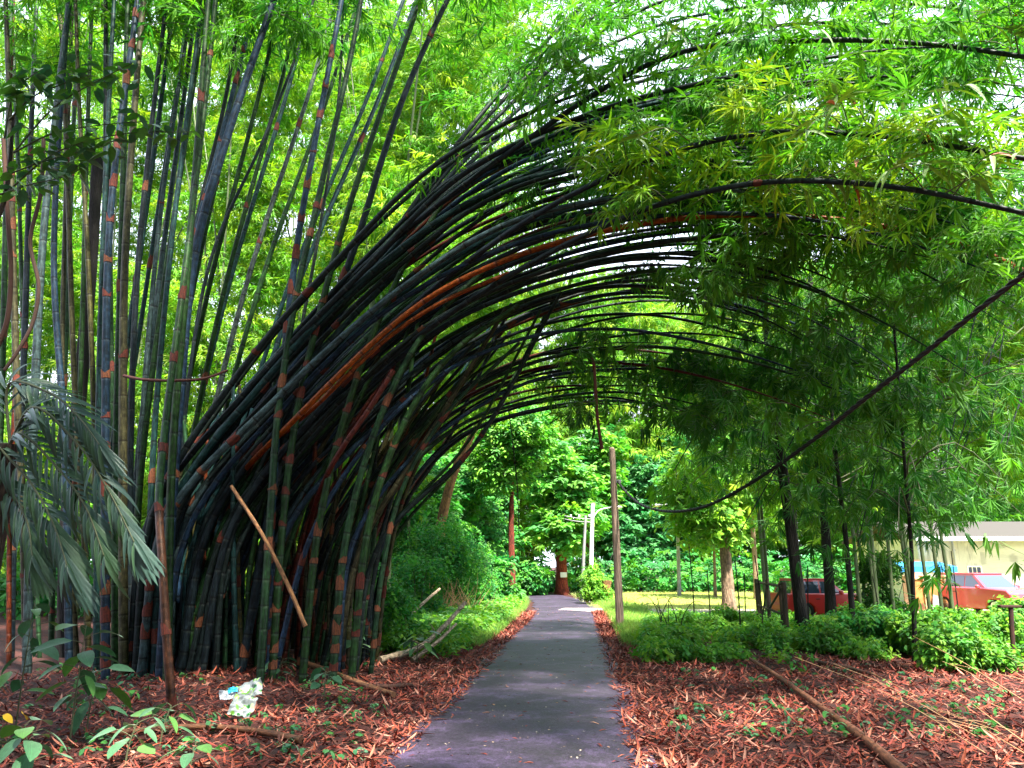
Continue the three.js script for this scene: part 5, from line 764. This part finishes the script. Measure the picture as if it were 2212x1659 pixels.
// ---------- torn wrapper ----------
{
  const g = gl(512, 1556, 0.04), root = thing('torn_wrapper', 'crumpled white, green and blue plastic wrapper lying in the litter', 'litter', g);
  const sheet = (w, h, cuts, sd) => { const ge = new THREE.PlaneGeometry(w, h, 16, 16), p = ge.attributes.position; for (let i = 0; i < p.count; i++) { const x = p.getX(i), y = p.getY(i); p.setZ(i, 0.16 * (fbm(x * 9 + sd, y * 9 + 5) - 0.5) + 0.09 * (fbm(x * 24 + sd, y * 24) - 0.5)); p.setX(i, x + 0.03 * (fbm(y * 12 + sd, 2) - 0.5)); } ge.computeVertexNormals(); return ge; };
  const cv = document.createElement('canvas'); cv.width = cv.height = 256; const x = cv.getContext('2d'); x.fillStyle = '#8d979c'; x.fillRect(0, 0, 256, 256);
  for (let i = 0; i < 22; i++) { x.fillStyle = pick(['#6fae3f', '#2f7d3a', '#b9dca0', '#184f2a', '#9fd06a']); x.beginPath(); x.ellipse(rnd() * 256, rnd() * 256, 10 + rnd() * 34, 6 + rnd() * 18, rnd() * 3, 0, 6.3); x.fill(); }
  for (let i = 0; i < 8; i++) { x.fillStyle = '#a3acb2'; x.fillRect(rnd() * 256, rnd() * 256, 30 + rnd() * 60, 6 + rnd() * 10); }
  const tx = new THREE.CanvasTexture(cv); tx.colorSpace = THREE.SRGBColorSpace;
  const pm = new THREE.MeshPhysicalMaterial({ map: tx, color: C(0.6, 0.6, 0.6), roughness: 0.35, clearcoat: 0.5, side: THREE.DoubleSide }), wm = std(C(0.3, 0.33, 0.38), 0.4, { side: THREE.DoubleSide }), bm = std(C(0.02, 0.4, 0.75), 0.4, { side: THREE.DoubleSide });
  const a = mesh('front_panel', sheet(0.30, 0.28, 0, 3), pm, root); a.position.set(0.08, 0.13, 0.06); a.rotation.set(-0.75, 0.1, -0.15);
  const b = mesh('back_panel', sheet(0.36, 0.26, 0, 9), pm, root); b.position.set(0.08, 0.3, -0.16); b.rotation.set(-0.6, -0.15, 0.25);
  const c = mesh('side_flap', sheet(0.2, 0.14, 0, 15), wm, root); c.position.set(-0.17, 0.24, -0.06); c.rotation.set(-0.7, 0.3, 0.3);
  const dd = mesh('blue_corner', sheet(0.12, 0.07, 0, 21), bm, root); dd.position.set(-0.1, 0.31, -0.06); dd.rotation.set(-0.6, 0.2, 0.3);
}
// ---------- dry stalks at lower right, thorny twigs by the pole ----------
for (let i = 0; i < 20; i++) {
  const b = gl(R(2020, 2360), R(1500, 1660), 0.02), yaw = R(1.8, 4.3), len = R(0.7, 2.0), up = R(0.1, 0.75), pts = [b, b.clone().add(V(Math.cos(yaw) * len * 0.5, up * len * 0.45, R(-0.3, 0.5))), b.clone().add(V(Math.cos(yaw) * len, up * len * 0.75, R(-0.5, 0.5)))];
  const root = thing('dry_stalk', 'dry tan grass stalk bending over the litter at lower right', 'grass stalk', b, 'dry stalks at lower right'); mesh('stalk', rope(place(pts, b), 0.0055, 0.002, 8, 4), M.dryTwig, root);
}
for (let i = 0; i < 7; i++) { const b = G(R(1395, 1470), R(1372, 1388)), h = R(0.7, 1.3), sx = R(-0.6, 0.9), root = thing('bare_twig', 'bare dark curving twig standing in the verge right of the wooden pole', 'twig', b, 'bare twigs right of the pole'); mesh('stem', rope([V(0, -0.05, 0), V(sx * 0.2, h * 0.6, 0), V(sx * 0.7, h, 0.1), V(sx * 1.2, h * 0.95, 0.1)], 0.014, 0.006, 10, 5), M.barkDark, root); }
for (let i = 0; i < 8; i++) { const u = [1500, 1535, 1600, 1612, 1648, 1750, 1900, 2075][i], g = G(u, 1365 + (i % 3) * 12), root = thing('thin_stake', ['thin dark stake nearest the mossy-trunked tree', 'thin dark stake second right of the grey lamp pole', 'thin stake just left of the wooden gate', 'thin stake touching the wooden gate on its left', 'thin stake standing inside the wooden gate', 'thin dark stake between the two thick slender trunks', 'thin dark stake left of the low orange wall', 'thin stake standing before the low orange wall pillar'][i], 'stake', g, 'thin stakes on the right verge'); mesh('shaft', rope([V(0, -0.1, 0), V(0.02, 0.9, 0), V(R(-0.1, 0.1), R(1.6, 2.6), 0)], 0.022, 0.014, 6, 6), M.barkDark, root); }

scene.traverse((o) => { if (o.isMesh) { o.castShadow = true; o.receiveShadow = true; } });
renderer.render(scene, camera);
